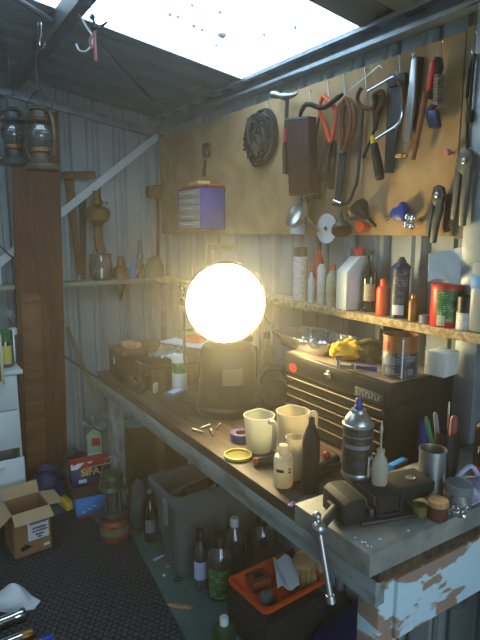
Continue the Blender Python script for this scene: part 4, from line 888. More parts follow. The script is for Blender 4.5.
m = MB(); m.prism([(0, SHH*.80), (SW*.16, SHH*.80), (SW*.34, SHH), (SW*.18, SHH), (SW*.02, SHH*.90)], 0, .001, T=RX(pi/2) @ Matrix.Identity(4)); m.prism([(SW*.3, SHH*.80), (SW, SHH*.85), (SW, SHH*.80)], 0, .001, T=RX(pi/2)); m.prism([(SW*.40, SHH), (SW*.56, SHH), (SW*.46, SHH*.92)], 0, .001, T=RX(pi/2)); m.prism([(0, 0), (.012, 0), (.012, SHH*.2), (0, SHH*.2)], 0, .0012, T=TR(0, 0, SHH*.8) @ RX(pi/2)); m.build('white_stripe', 'white_paper', e)
m = MB(); m.text('SIFA', .056, .0006, TR(SW*.46, -.0016, SHH*.635) @ RX(pi/2), bold=.0034); m.build('lettering_outline', 'red_plastic', e)
m = MB(); m.text('SIFA', .056, .0006, TR(SW*.46, -.0026, SHH*.64) @ RX(pi/2), bold=.0016); m.build('lettering', 'yellow_rim', e)
m = MB(); m.box((SW*.26, -.001, SHH*.36), (SW*.2, .0012, SHH*.12)); m.box((SW*.86, -.001, SHH*.43), (SW*.16, .0012, SHH*.04)); m.build('small_panel', 'tag_blue_paper', e)
# yellow pieces, dark bag and blue bag behind
q = oZ(69, 511, FZ); m = MB(); m.box((0, 0, .022), (.05, .12, .043), bev=.006, rot=RZ(.3)); solo('yellow_box', 'small yellow box on the floor left of the blue carton', 'box', m, 'yellow_cloth', (q.x+.0, q.y+.06, FZ), yw)
q = oZ(125, 512, 0); m = MB(); m.box((0, 0, .05), (.07, .05, .1), bev=.006); solo('orange_box', 'small orange box on the floor behind the green lantern', 'box', m, 'yellow_cloth', (q.x+.035, q.y+.045, .001), .2)
m = MB(); m.lump((0, 0, .10), (.10, .08, .10), .2, 2.4, 3); m.lump((.01, 0, .20), (.055, .03, .03), .3, 2.4, 8); q = oY(50, 470, 3.06); solo('blue_bag', 'crumpled dark blue bag slumped in front of the tall brown panel', 'bag', m, 'navy', (q.x-.03, 3.06, FZ+.004))
m = MB(); m.lump((0, 0, .125), (.085, .07, .13), .2, 2.6, 9); q = oY(76, 455, 3.05); solo('dark_sack', 'dark plastic sack behind the salt box', 'sack', m, 'sheet_dark', (q.x+.01, 3.12, FZ+.006))
q = oY(101, 465, 2.98); zt = hgt(q.x, 2.98, 431); e = thing('drink_carton', 'tall pale green and white carton behind the salt box by the bench leg', 'carton', (q.x, 3.07, .001), -.4); m = MB(); m.box((0, 0, zt*.46), (.085, .085, zt*.92), bev=.002); m.prism([(-.0425, zt*.92), (.0425, zt*.92), (.006, zt), (-.006, zt)], -.0425, .0425, T=RX(pi/2)); m.build('body', 'pale_green', e)
m = MB(); m.box((.008, -.0435, zt*.80), (.05, .001, zt*.12)); m.build('red_print', 'red_plastic', e); m = MB(); m.box((0, -.0435, zt*.60), (.08, .0012, zt*.07)); m.build('white_band', 'white_paper', e)
def bagf(s, k): return ((s-.5)*.17*(1-.3*k)+.01*sin(9*k), .035*sin(7*s+3*k), .09*k+.02*sin(8*s)*k)
m = MB(); m.sheet(bagf, 16, 10, .0012); m.sheet(lambda s, k: (bagf(s, k)[0], bagf(s, k)[1]+.05, bagf(s, k)[2]*.8), 16, 10, .0012); q = oY(97, 430, 3.0); solo('clear_bag', 'crumpled clear plastic bag on top of the pale green carton', 'bag', m, 'clear_film', (q.x, 3.0, zt+.004), -.3)
# pressure lantern on the floor
c, r, h = stand(115, 544, 28, 470, FZ); e = thing('pressure_lantern', 'green hooded pressure lantern with rusty red tank on the floor', 'lantern', c, face_cam(c.x, c.y))
m = MB(); m.lathe([(r*.93, 0), (r, h*.02), (r, h*.12), (r*.99, h*.26), (r*.9, h*.30), (r*.5, h*.33)], 30, mi=[0, 0, 0, 0, 0]); m.build('fuel_tank', 'rust_red', e)
m = MB(); m.lathe([(r*1.005, h*.10), (r*1.01, h*.11), (r*1.01, h*.19), (r*1.003, h*.20)], 30); m.build('tank_band', 'khaki', e)
m = MB(); m.lathe([(r*.5, h*.33), (r*1.04, h*.37), (r*1.05, h*.41), (r*.9, h*.43), (r*.6, h*.435)], 30); m.build('collar', 'dark_steel', e)
m = MB(); m.lathe([(r*.6, h*.435), (r*.62, h*.5), (r*.62, h*.66), (r*.58, h*.72), (r*.54, h*.72), (r*.57, h*.66), (r*.57, h*.44)], 26); m.build('glass_globe', 'smoky_glass', e)
m = MB(); m.tube([(0, 0, h*.43), (0, 0, h*.60)], .006, 8); m.lump((0, 0, h*.58), (.014, .014, .025), .05, nu=12, nv=8); m.build('mantle', 'white_cloth', e)
for k in range(4): m = MB(); a = k*pi/2+.7; m.tube([(r*.70*cos(a), r*.70*sin(a), h*.42), (r*.70*cos(a), r*.70*sin(a), h*.74)], .0028, 6); m.build('guard_rod', 'steel', e)
m = MB(); m.lathe([(r*.62, h*.71), (r*1.0, h*.735), (r*1.02, h*.76), (r*.78, h*.80), (r*.74, h*.90), (r*.80, h*.91), (r*.74, h*.955), (r*.3, h*.99), (.002, h)], 30); m.build('hood', 'olive_green', e)
m = MB(); m.tube(smoothpath([(0, -r*.76, h*.74), (0, -r*.8, h*.9), (0, -r*.5, h*1.12), (0, 0, h*1.2), (0, r*.5, h*1.12), (0, r*.8, h*.9), (0, r*.76, h*.74)], 5), .0022, 6); m.build('bail_handle', 'steel', e)
m = MB(); m.tube([(r*.95, 0, h*.22), (r*1.22, 0, h*.24)], .006, 8); m.lathe([(.012, 0), (.012, .008)], 12, T=TR(r*1.22, 0, h*.24) @ RY(pi/2)); m.build('pump_knob', 'brass', e)
# cloth and torches near the camera
q = oZ(16, 603, FZ)
def cl(s, k):
    x = (s-.5)*.20; y = (k-.5)*.13*(1-1.2*max(0, s-.5)); z = .003+(.075*max(0, sin(pi*min(1, s*1.2)))*max(0, sin(pi*k))**.7+.012*sin(9*s+5*k)*sin(pi*k)*(1-s)+.010*sin(15*k)*sin(pi*k)*(1-s))
    return (x, y, max(.002, z))
m = MB(); m.sheet(cl, 26, 18, .003); solo('white_rag', 'crumpled white rag on the mat beside the silver torches', 'rag', m, 'white_cloth', (q.x, q.y, FZ+.001), -.75)
def torch(label, u, v, du, dv, L, r, capm, group='silver torches on the rubber mat'):
    p = oZ(u, v, FZ+r); q = oZ(u-du, v+dv, FZ+r); d = (q-p).normalized(); e = thing('torch', label, 'torch', (p.x, p.y, FZ+r+.0005), atan2(d.y, d.x), group)
    T = RY(pi/2)
    m = MB(); m.lathe([(r*.85, .02), (r*.9, .024), (r*.9, L-.01), (r*.8, L)], 22, T=T); m.build('barrel', 'chrome', e)
    m = MB(); m.lathe([(r*.9, -.012), (r, -.008), (r, .02), (r*.9, .03)], 22, T=T); m.build('head', capm, e)
    m = MB(); m.lathe([(r*.8, -.014), (r*.8, -.0125)], 20, T=T); m.build('lens', 'box_blue' if capm == 'blue_plastic' else 'glass', e)
    for k in range(5): m = MB(); a = k*2*pi/5; m.box((L*.55, r*.9*cos(a), r*.9*sin(a)), (L*.7, .004, .004), rot=None); m.build('grip_strip', 'black_plastic', e)
    return e
torch('silver torch lying closest to the white rag', 22, 614, 50, 20, .22, .024, 'chrome')
torch('middle silver torch with brass coloured head', 30, 634, 50, 20, .22, .023, 'brass')
torch('silver torch with blue head lying nearest the frame bottom', 49, 640, 50, 20, .22, .023, 'blue_plastic')
# ================================================================== WORKBENCH
bx0, bx1, by0, by1 = .815, 1.50, .724, 2.67
e = thing('workbench', 'long timber workbench with worn plank top and flaking pale blue end rail', 'workbench')
for k in range(4):
    w_ = (bx1-bx0)/4; m = MB(); m.box((bx0+w_*(k+.5), (by0+by1)/2, BZ-.0175), (w_-.003, by1-by0, .035), bev=.002); m.build('top_plank', 'bench_wood', e)
m = MB(); m.box((bx0+.012, (by0+by1)/2+.0, BZ-.066), (.03, by1-by0-.01, .06), bev=.003); m.build('front_rail', 'fascia_paint', e)
m = MB(); m.box((bx1-.03, (by0+by1)/2, BZ-.085), (.03, by1-by0-.05, .10), bev=.003); m.build('rear_rail', 'fascia_paint', e)
m = MB(); m.box(((bx0+bx1)/2+.03, by0+.015, BZ-.035-.012-.078), (bx1-bx0-.07, .028, .156), bev=.003); m.build('end_rail', 'peel_paint', e)
m = MB(); m.box(((bx0+bx1)/2, by1-.03, BZ-.09), (bx1-bx0-.05, .028, .10), bev=.003); m.build('end_rail', 'fascia_paint', e)
m = MB(); m.box(((bx0+bx1)/2, by0+.022, BZ-.041), (bx1-bx0-.01, .03, .012), bev=.002); m.build('end_lip', 'old_wood', e)
lx = oY(379, 605, by0+.012).x+.0325
for x, y, mt in ((lx, by0+.045, 'peel_paint'), (bx1-.06, by0+.045, 'peel_paint'), (bx0+.08, by1-.037, 'leg_paint'), (bx1-.06, by1-.06, 'leg_paint')):
    m = MB(); m.box((x, y, (BZ-.037)/2), (.065, .065, BZ-.037), bev=.004); m.build('leg', mt, e)
ys = .965
m = MB(); m.box(((.772+1.49)/2, (.712+ys)/2, (BZ+SZ)/2+.0006), (1.49-.772, ys-.712, SZ-BZ-.0012), bev=.003); m.build('end_slab', 'slab_metal', e)
# --------------------------------------------------------------- vise
vy = .87; VY = -.22
z1 = .0645
e = thing('bench_vise', 'heavy dark bench vise bolted to the near end of the bench', 'vise', (.816, vy-.012, SZ+.0005), VY)
m = MB(); m.prism([(.03, -.055), (.19, -.065), (.215, -.03), (.215, .03), (.19, .065), (.03, .055)], 0, .009, bev=.002); m.prism([(.06, -.042), (.15, -.042), (.15, .042), (.06, .042)], .008, .03, bev=.004); m.build('base', 'dark_steel', e)
m = MB(); m.prism([(-.012, .004), (.040, .004), (.040, z1), (.004, z1), (-.012, z1*.86)], -.052, .048, bev=.0015, T=RX(pi/2)); m.box((.08, 0, .024), (.2, .04, .026), bev=.003); m.build('moving_jaw', 'black_iron', e)
m = MB(); m.prism([(.070, .010), (.142, .010), (.142, z1), (.070, z1)], -.052, .052, bev=.002, T=RX(pi/2))
for c, d in (((.106, -.054, z1-.006), (.062, .005, .009)), ((.106, -.054, .017), (.062, .005, .008)), ((.077, -.054, z1*.55), (.008, .005, .05)), ((.135, -.054, z1*.55), (.008, .005, .05))): m.box(c, d, bev=.001)
m.build('fixed_jaw', 'black_iron', e)
m = MB(); m.prism([(.14, .026), (.225, .030), (.246, .042), (.246, z1*1.03), (.14, z1*1.03)], -.045, .035, bev=.002, T=RX(pi/2)); m.build('anvil', 'black_iron', e)
m = MB(); m.tube(smoothpath([(.165, -.03, .034), (.180, -.036, .018), (.19, -.04, .006)], 4), .008, 10); m.build('strut', 'black_iron', e)
m = MB(); m.lathe([(.012, 0), (.012, .002), (.007, .003)], 20, T=TR(.20, .0, z1*1.03)); m.build('anvil_stud', 'steel', e)
for k in (0, 1): m = MB(); m.box((.0435 if k == 0 else .0665, 0, z1-.012), (.006, .098, .022), bev=.001); m.build('jaw_plate', 'dark_steel', e)
h0 = Vector(e.location); Ri = RZ(-VY)
qa = Ri @ (oX(317, 516, .705)-h0); qb = Ri @ (oX(331, 601, .705)-h0); mid = qa.lerp(qb, .14)
m = MB(); m.tube([mid, (-.005, 0, .026)], .012, 12); m.build('screw', 'dark_steel', e)
m = MB()
m.tube([qa, qb], .0062, 10); m.lump(qa, (.010, .010, .010), 0, nu=12, nv=8); dd = (qb-qa).normalized(); m.tube([qb-dd*.012, qb+dd*.004], .0095, 12); m.lump(mid, (.015, .015, .015), 0, nu=16, nv=10)
m.build('handle_bar', 'steel', e)
VZ = SZ+.0005+z1+.001
# cans standing on the vise
c, r, h = stand(356, 481, 29.5, 398, VZ); c.z = VZ
e = bottle('spray_can', 'large black printed spray can with blue nozzle standing on the vise', 'spray can', c, r, h, [(.93, 0), (1, .01), (1, .655), (1.03, .66), (1.03, .675), (.92, .69), (.62, .80), (.5, .82), (.46, .86)], 'print_black', [(.30, .86), (.30, .90), (.22, .91), (.22, .985), (.16, 1.0)], 'blue_plastic')
m = MB(); m.lathe([(1.035*r, .655*h), (1.05*r, .66*h), (1.05*r, .68*h), (.95*r, .69*h), (.90*r, .73*h), (.64*r, .80*h), (.52*r, .82*h), (.5*r, .86*h), (.3*r, .87*h)], 28); m.build('shoulder', 'steel', e)
m = MB(); m.lathe([(.98*r, -.0005), (1.03*r, .003), (1.03*r, .010), (1.0*r, .014)], 28); m.build('bottom_rim', 'steel', e)
m = MB(); m.patch(r, .04*h, .30*h, .75, 1.5, off=.002); m.build('side_label', 'white_paper', e); m = MB(); m.patch(r, .17*h, .25*h, .9, 1.35, off=.004); m.build('red_mark', 'red_plastic', e)
m = MB(); m.patch(r, .54*h, .555*h, -1.2, 1.2, off=.001); m.patch(r, .40*h, .45*h, -.9, .9, off=.001); m.build('printed_band', 'grey_box', e)
c, r, h = stand(379, 487.5, 15.5, 454, VZ); c = Vector((c.x, c.y, VZ)); hh = hgt(c.x, c.y, 421)-c.z
e = bottle('oiler_bottle', 'small cream oiler bottle with long thin spout standing on the vise', 'bottle', c, r, hh, [(.9, 0), (1, .03), (1, .30), (.85, .40), (.5, .47), (.45, .52)], 'milky_warm', [(.52, .51), (.52, .56), (.14, .565), (.12, .80), (.20, .82), (.20, .90), (.1, .93), (.07, 1.0)], 'milky_warm', sx=.75)
# --------------------------------------------------------------- front bench things
c, r, h = stand(430, 500, 26, 449, SZ); c.z = SZ+.001
e = thing('tin_can', 'empty ribbed silver tin can standing on the slab behind the vise', 'tin can', c, 0); prof = [(r*1.02, 0), (r*1.02, .004), (r*.985, .006)]
for i in range(28): z = h*.14+h*.72*i/27; prof.append((r*(.985+(.012 if i % 2 else 0)), z))
prof += [(r*.985, h*.97), (r*1.03, h*.975), (r*1.03, h), (r*.96, h), (r*.95, h*.96), (r*.95, .006)]
m = MB(); m.lathe(prof, 34); m.build('can_wall', 'steel', e)
m = MB(); m.lathe([(r*.94, .004), (.002, .004)], 30); m.build('can_floor', 'dark_steel', e)
c, r, h = stand(457.5, 511, 26, 483, SZ); c.z = SZ+.001
e = thing('round_tin', 'small dull silver round tin in front of the pale rag', 'tin', c); m = MB(); m.lathe([(r*.97, 0), (r*.98, h*.72)], 32); m.build('body', 'steel', e); m = MB(); m.lathe([(r*1.02, h*.62), (r*1.03, h*.64), (r*1.03, h*.97), (r*.98, h), (r*.9, h*.985)], 32); m.build('lid', 'grey_box', e)
c, r, h = stand(437, 523, 19, 500, SZ); c.z = SZ+.001
e = thing('brown_pot', 'small round brown pot with a tan lid beside the silver tin', 'pot', c); m = MB(); m.lathe([(r*.93, 0), (r, h*.1), (r, h*.74)], 26); m.build('body', 'rust', e); m = MB(); m.lathe([(r*1.03, h*.72), (r*1.04, h*.97), (r*.98, h)], 26); m.build('lid', 'pale_wood', e)
m = MB(); m.sheet(lambda s, k: ((s-.5)*.05, (k-.5)*.05, .008+.007*sin(14*s)*cos(11*k)), 12, 12, .001); solo('foil_scrap', 'small crumpled foil scrap right of the brown pot', 'foil', m, 'foil', (c.x+r+.028, c.y-.012, SZ+.002), .5)
c, r, h = stand(419, 518, 17, 505, SZ); c.z = SZ+.001
m = MB(); m.lathe([(r*.95, 0), (r, h*.3), (r, h*.8), (r*.8, h), (r*.3, h*.9)], 24); solo('brown_disc', 'low round brown disc between the vise and the brown pot', 'disc', m, 'olive_cloth', c)
def rag(s, k):
    return ((s-.5)*.09, (k-.5)*.13, .006+.03*abs(sin(4.5*s+1.3*k))*(.4+.6*sin(pi*k)))
q = oZ(474, 502, SZ); m = MB(); m.sheet(rag, 22, 18, .003); m.tube(smoothpath([(.03*cos(a), .04+.012*sin(2*a), .03+.028*sin(a)) for a in [i*pi/5 for i in range(6)]], 3), .006, 8); solo('pale_rag', 'pale lilac rag crumpled behind the silver round tin', 'rag', m, 'lilac_cloth', (q.x+.03, q.y+.02, SZ+.001), -.5)
c, r, h = stand(421.5, 470, 12, 420, BZ); c.z = BZ+.001
bottle('marker_can', 'slim blue spray can standing behind the tin can', 'spray can', c, r, h, [(.95, 0), (1, .02), (1, .84), (.95, .86)], 'blue_plastic', [(1.02, .84), (1.02, .97), (.94, 1)], 'blue_plastic')
c, r, h = stand(444, 487, 24, 432, SZ); c.z = SZ+.001
e = thing('pen_pot', 'black pot of pens and tools at the end of the tool chest', 'pot', c); m = MB(); m.lathe([(r*.92, 0), (r, h), (r*.93, h), (r*.86, .006)], 26); m.build('pot', 'black_plastic', e)
for nm, lab, dx, dy, tx, ty, L, rad, mt in [('paint_marker', 'white topped marker standing in the black pot', -.006, .004, -.16, 0, .05, .0065, 'grey_box'), ('green_pen', 'dark green pen leaning in the black pot', -.012, -.004, -.28, .02, .04, .006, 'green_label'), ('red_handle_tool', 'red handled tool standing in the black pot', .010, 0, .03, 0, .042, .010, 'dull_red'), ('thin_rod', 'thin dark rod standing in the black pot', .008, .012, .02, .1, .07, .0025, 'steel')]:
    p0 = c+RGT*dx+FWD*dy+Vector((0, 0, .012)); d_ = (RGT*tx+FWD*ty+Vector((0, 0, 1))); m = MB(); m.tube([p0, p0+d_*(h+L-.018), p0+d_*(h+L-.01)], [rad, rad, rad*.5], 10); solo(nm, lab, nm.split('_')[-1], m, mt)
c, r, h = stand(481, 482, 20, 416, SZ); c.z = SZ+.001
e = bottle('spray_can', 'black spray can with white lettering at the bench back beyond the chest', 'spray can', (c.x+.005, c.y, SZ+.001), r, h, AER, 'black_plastic', AERCAP, 'black_plastic')
m = MB(); m.text('F', .028, .0005, RZ(-.3) @ TR(r+.0008, 0, h*.70) @ RZ(pi/2) @ RX(pi/2)); m.text('H', .028, .0005, RZ(-.3) @ TR(r+.0008, 0, h*.48) @ RZ(pi/2) @ RX(pi/2)); m.build('lettering', 'white_plastic', e)
m = MB(); m.patch(r, .02*h, .22*h, -1, 1, off=.001); m.build('red_band', 'red_plastic', e)
q = oX(404, 477, 1.16); e = thing('label_box', 'small red white and blue packet leaning on the chest end', 'packet', (1.165, .985, BZ+.001), .15); hh = .062
m = MB(); m.box((0, 0, hh/2), (.075, .02, hh), bev=.002); m.build('body', 'box_blue', e); m = MB(); m.box((0, -.0105, hh*.75), (.074, .001, hh*.3)); m.build('red_band', 'red_plastic', e); m = MB(); m.box((0, -.0105, hh*.5), (.074, .0012, hh*.16)); m.build('white_band', 'white_paper', e)
# jugs
def jug(label, loc, r, h, hang_, sp, mat, fill=None):
    e = thing('measuring_jug', label, 'jug', loc); prof = [(.80, 0), (.84, .02), (1.0, .96), (1.04, .965), (1.04, 1), (.97, 1), (.81, .03), (.02, .025)]
    n = 40; vs = []; fs = []
    for j, (a, b) in enumerate(prof):
        for i in range(n):
            t = 2*pi*i/n; d_ = abs((t-sp+pi) % (2*pi)-pi); k = 1+(.22*max(0, 1-d_/.45)*max(0, (b-.7)/.3) if b > .7 else 0)
            vs.append((r*a*cos(t)*k, r*a*sin(t)*k, b*h))
    for j in range(len(prof)-1):
        for i in range(n): fs.append([j*n+i, j*n+(i+1) % n, (j+1)*n+(i+1) % n, (j+1)*n+i])
    fs.append(list(range(n))[::-1]); fs.append([(len(prof)-1)*n+i for i in range(n)])
    m = MB(); m.add(vs, fs); m.build('body', mat, e)
    T = RZ(hang_); m = MB(); P = smoothpath([(r*.97, 0, h*.90), (r*1.38, 0, h*.92), (r*1.46, 0, h*.8), (r*1.40, 0, h*.3), (r*1.36, 0, h*.22)], 4)
    for a, b in zip(P[:-1], P[1:]): pass
    m.tube([T @ p for p in P], .0085, 10); m.build('handle', mat, e)
    if fill:
        m = MB(); m.lathe([(r*.80, .03*h), (r*(.81+.16*fill), fill*h), (.001, fill*h)], 30); m.build('contents', 'leather', e)
    return e
c, r, h = stand(259, 455, 27, 413, BZ); r = r*1.12; ang_r = atan2(RGT.y, RGT.x); toward = face_cam(c.x, c.y)
jug('smaller milky measuring jug with its handle towards the larger jug', (c.x, c.y, BZ+.001), r, h*.95, toward+.75, toward+pi, 'milky')
c2, r2, h2 = stand(294, 468, 30, 412, BZ); r2 = r2*1.08
jug('larger milky measuring jug with a pouring lip, behind the black bottle', (c2.x, c2.y+.01, BZ+.001), r2, h2, ang_r+.25, ang_r+1.6, 'milky_warm')
c, r, h = stand(288, 469, 19, 435, BZ)
c3 = Vector((c2.x, c2.y, 0))-Vector((FWD.x, FWD.y, 0))*.115-RGT*.012
m = MB(); hh = hgt(c3.x, c3.y, 437)-BZ; m.lathe([(.022, 0), (.026, hh), (.0275, hh), (.0275, hh*.97), (.0245, hh*.94), (.021, .004)], 26); solo('white_cup', 'small white plastic cup between the clear bottle and the larger jug', 'cup', m, 'milky_warm', (c3.x, c3.y, BZ+.001))
c, r, h = stand(283, 489.5, 19, 445, BZ); c.z = BZ+.001
e = bottle('squeeze_bottle', 'small clear squeeze bottle with white cap and tiny dark print', 'bottle', c, r, h, [(.93, 0), (1, .03), (1, .66), (.9, .74), (.5, .78), (.5, .80)], 'milky_warm', [(.56, .79), (.56, .95), (.48, 1)], 'milky_warm')
m = MB(); m.patch(r, .40*h, .47*h, -.75, .05, off=.001); m.patch(r, .46*h, .49*h, .55, .85, off=.001); m.patch(r, .38*h, .42*h, .55, .85, off=.001); m.build('print', 'navy', e)
c, r, h = stand(310, 495, 17.5, 417, BZ); c.z = BZ+.001
bottle('black_bottle', 'tall matt black bottle with tapering neck beside the vise', 'bottle', c, r, h, [(.92, 0), (1, .015), (1, .34), (.92, .38), (1, .42), (1, .66), (.95, .72), (.62, .84), (.36, .91), (.34, .97), (.2, 1)], 'charcoal_rubber')
c, r, h = stand(238.5, 464.5, 28, 452, BZ); q = oZ(238, 457, BZ); r = 14*depth(q)/F
e = thing('jar_lid', 'yellow rimmed lid lying upside down near the bench edge', 'lid', (q.x, q.y, BZ+.001)); m = MB(); m.lathe([(r*.96, 0), (r, .003), (r, .010), (r*.93, .010), (r*.91, .004), (r*.9, .003)], 34); m.build('rim', 'yellow_rim', e); m = MB(); m.lathe([(r*.9, .0035), (.001, .0045)], 30); m.build('liner', 'olive_glass', e)
q = oZ(242, 442, BZ); r = 11*depth(q)/F; e = thing('tape_roll', 'purple roll of tape lying behind the yellow lid', 'tape', (q.x+.01, q.y+.02, BZ+.001)); m = MB(); m.lathe([(r*.62, 0), (r, 0), (r, .026), (r*.62, .026), (r*.62, 0)], 34); m.build('tape', 'purple', e); m = MB(); m.lathe([(r*.55, .0005), (r*.62, .0005), (r*.62, .0255), (r*.55, .0255), (r*.55, .0005)], 30); m.build('core', 'cardboard', e)
q = oZ(258, 467, BZ); e = thing('rubber_plug', 'short black rubber plug lying with its red end towards the yellow lid', 'plug', (q.x, q.y+.01, BZ+.0145), -.35); m = MB(); m.lathe([(.012, 0), (.013, .003), (.014, .05), (.011, .054)], 20, T=RY(pi/2)); m.build('plug', 'black_plastic', e); m = MB(); m.lathe([(.008, -.008), (.0125, -.007), (.0125, .003)], 20, T=RY(pi/2)); m.build('red_tip', 'red_plastic', e)
q = oZ(325, 474, BZ); e = thing('grease_gun', 'dark grease gun with a red knob lying between black bottle and spray can', 'tool', (q.x-.02, q.y+.0, BZ+.018), .35); m = MB(); m.tube([(-.05, 0, 0), (.10, 0, .0)], .016, 14); m.tube(smoothpath([(.0, -.01, .01), (.06, -.045, .012), (.12, -.06, .008)], 4), .006, 8); m.build('barrel', 'black_iron', e); m = MB(); m.tube([(-.05, 0, 0), (-.085, 0, 0)], .006, 8); m.build('nozzle', 'steel', e); m = MB(); m.lump((.06, .012, .022), (.013, .013, .013), .05, nu=14, nv=10); m.build('red_knob', 'red_plastic', e)
q = oZ(291, 509, BZ); m = MB(); m.box((0, 0, .007), (.03, .018, .012), bev=.003); solo('blue_clip', 'tiny purple blue clip at the bench edge below the clear bottle', 'clip', m, 'purple', (q.x+.006, q.y, BZ+.001), .3)
q = oZ(308, 504, BZ); m = MB(); m.prism([(-.05, -.012), (.03, -.014), (.06, .004), (.03, .012), (-.05, .012)], 0, .0015); solo('steel_scraper', 'flat steel scraper blade lying beside the purple clip', 'scraper', m, 'steel', (q.x+.012, q.y+.02, BZ+.001), .35)
q = oZ(267, 415, BZ); m = MB(); m.tube(smoothpath([(-.05, .01, .008), (-.02, -.02, .008), (.02, .0, .008), (.0, .03, .012), (-.03, .01, .02), (.01, -.03, .02), (.05, .0, .008)], 5), .0045, 7); solo('cable_snake', 'loose dark cable curled on the bench beside the lamp', 'cable', m, 'dark_steel', (q.x+.01, q.y+.02, BZ+.0))
for i, (u, v, w) in enumerate([(352, 540, 3), (357, 545, 4), (365, 543, 3), (372, 548, 3), (380, 540, 4), (362, 549, 3), (413, 534, 4)]):
    q = oZ(u, v, SZ); L = w*depth(q)/F; m = MB(); m.prism([(-L/2, -L*.3), (L*.5, -L*.1), (L*.2, L*.35), (-L*.3, L*.2)], 0, .002); solo('metal_chip', 'tiny pale metal chip on the slab around the vise', 'chip', m, 'white_paper', (max(q.x, .79), max(q.y, .73), SZ+.001), random.uniform(0, 6), group='metal chips around the vise')
# --------------------------------------------------------------- tool chest
CX = 1.19; k1 = oX(392, 384, CX); k0 = oX(286, 350, CX); cz = k1.z; cyr, cyl = k1.y, k0.y; CB = 1.508
e = thing('tool_chest', 'black metal drawer tool chest with lamplight coloured into its drawer edges, on the bench', 'tool chest', (CX, (cyr+cyl)/2, BZ+.001), 0); L = cyl-cyr; Hc = cz-BZ-.001; D = CB-CX
m = MB(); m.box((D/2+.006, 0, Hc*.5-.002), (D-.012, L, Hc-.006), bev=.004); m.build('body', 'bin_lacquer', e)
m = MB(); m.box((D/2, 0, Hc*.86), (D+.006, L+.006, Hc*.27), bev=.006); m.build('lid', 'bin_lacquer', e)
m = MB(); m.box((D/2, 0, Hc-.0005), (D-.012, L-.012, .003), bev=.001); m.build('lid_liner', 'dusty_top', e)
zs = [.02, .18, .32, .45, .575, .70]
for i in range(5):
    za, zb = Hc*zs[i]+.003, Hc*zs[i+1]-.003
    m = MB(); m.box((-.002, 0, (za+zb)/2), (.014, L-.04, zb-za), bev=.002); d_ = m.build('drawer', 'bin_lacquer', e)
    m = MB(); m.prism([(-.008, zb-.006), (-.014, zb-.003), (-.013, zb-.001), (-.006, zb-.001)], -(L-.05)/2, (L-.05)/2, T=RX(pi/2)); m.build('drawer_pull', 'lamplit_edge', d_)
m = MB(); m.lathe([(.013, 0), (.013, .004), (.009, .006)], 20, T=TR(-.004, L*.06-.02, Hc*.88) @ RY(-pi/2)); m.box((-.012, L*.06-.02, Hc*.88), (.006, .03, .006), bev=.002); m.build('lock', 'chrome', e)
q = oX(293, 368, CX-.004); m = MB(); m.lathe([(.019, 0), (.019, .0015)], 24, T=TR(-.0035, q.y-(cyr+cyl)/2, q.z-BZ) @ RY(-pi/2) @ Matrix.Diagonal((.8, 1.15, 1, 1))); m.build('red_badge', 'red_plastic', e)
qa = oX(355, 390, CX-.004); qb = oX(384, 404, CX-.004); m = MB(); yy = (qa.y+qb.y)/2-(cyr+cyl)/2; zz = (qa.z+qb.z)/2-BZ+.004; m.box((-.005, yy, zz), (.004, abs(qa.y-qb.y), .03), bev=.001); pl_ = m.build('name_plate', 'dark_steel', e)
m = MB()
for k in range(8):
    yk = yy+abs(qa.y-qb.y)*(.40-.105*k); m.box((-.0078, yk, zz), (.0015, .004, .016)); m.box((-.0078, yk-.004, zz+(.006 if k % 2 else -.006)), (.0015, .007, .004))
m.build('raised_lettering', 'grey_box', pl_)
CZ = cz+.0025
# things on the chest
def oCh(u, v): return oZ(u, v, CZ)
a = oCh(296, 343); b = oCh(372, 333); q = (a+b)/2
e = thing('foil_tray', 'shiny rectangular foil roasting tray on the tool chest', 'tray', (1.315, oCh(318, 345).y-.03, CZ), pi/2); FW, FD, FH = .33, .21, .045; n = 26; m = MB()
def foil(k, w, d_, h): return
pts = []
def rrect(w, d_, z, nz=0):
    out = []
    for i in range(48):
        t = 2*pi*i/48; c_, s_ = cos(t), sin(t); p = 5; k_ = (abs(c_)**p+abs(s_)**p)**(-1/p); ww = 1+nz*noise.noise(Vector((t*6, z*60, nz*10)))
        out.append((w/2*c_*k_*ww, d_/2*s_*k_*ww, z+nz*.08*noise.noise(Vector((t*9, 2, 1)))))
    return out
rings = [rrect(FW*.82, FD*.80, .0), rrect(FW*.9, FD*.9, FH*.5, .015), rrect(FW*.94, FD*.94, FH, .02), rrect(FW*1.04, FD*1.05, FH+.002, .02), rrect(FW*1.04, FD*1.05, FH+.006, .02), rrect(FW*.93, FD*.93, FH+.005, .02), rrect(FW*.88, FD*.88, FH*.5, .02), rrect(FW*.8, FD*.78, .003)]
vs = [p for r_ in rings for p in r_]; fs = [[j*48+i, j*48+(i+1) % 48, (j+1)*48+(i+1) % 48, (j+1)*48+i] for j in range(len(rings)-1) for i in range(48)]; fs += [list(range(48))[::-1], [(len(rings)-1)*48+i for i in range(48)]]
m.add(vs, fs); m.build('tray', 'foil', e)
m = MB(); m.sheet(lambda s, k: ((s-.5)*.2, (k-.5)*.12, .012+.02*abs(noise.noise(Vector((s*5, k*5, 1))))+.006*sin(20*s)), 22, 16, .0012); solo('foil_sheet', 'crumpled foil sheet lying inside the roasting tray', 'foil', m, 'foil', (1.315, oCh(318, 345).y-.03, CZ+.001), pi/2)
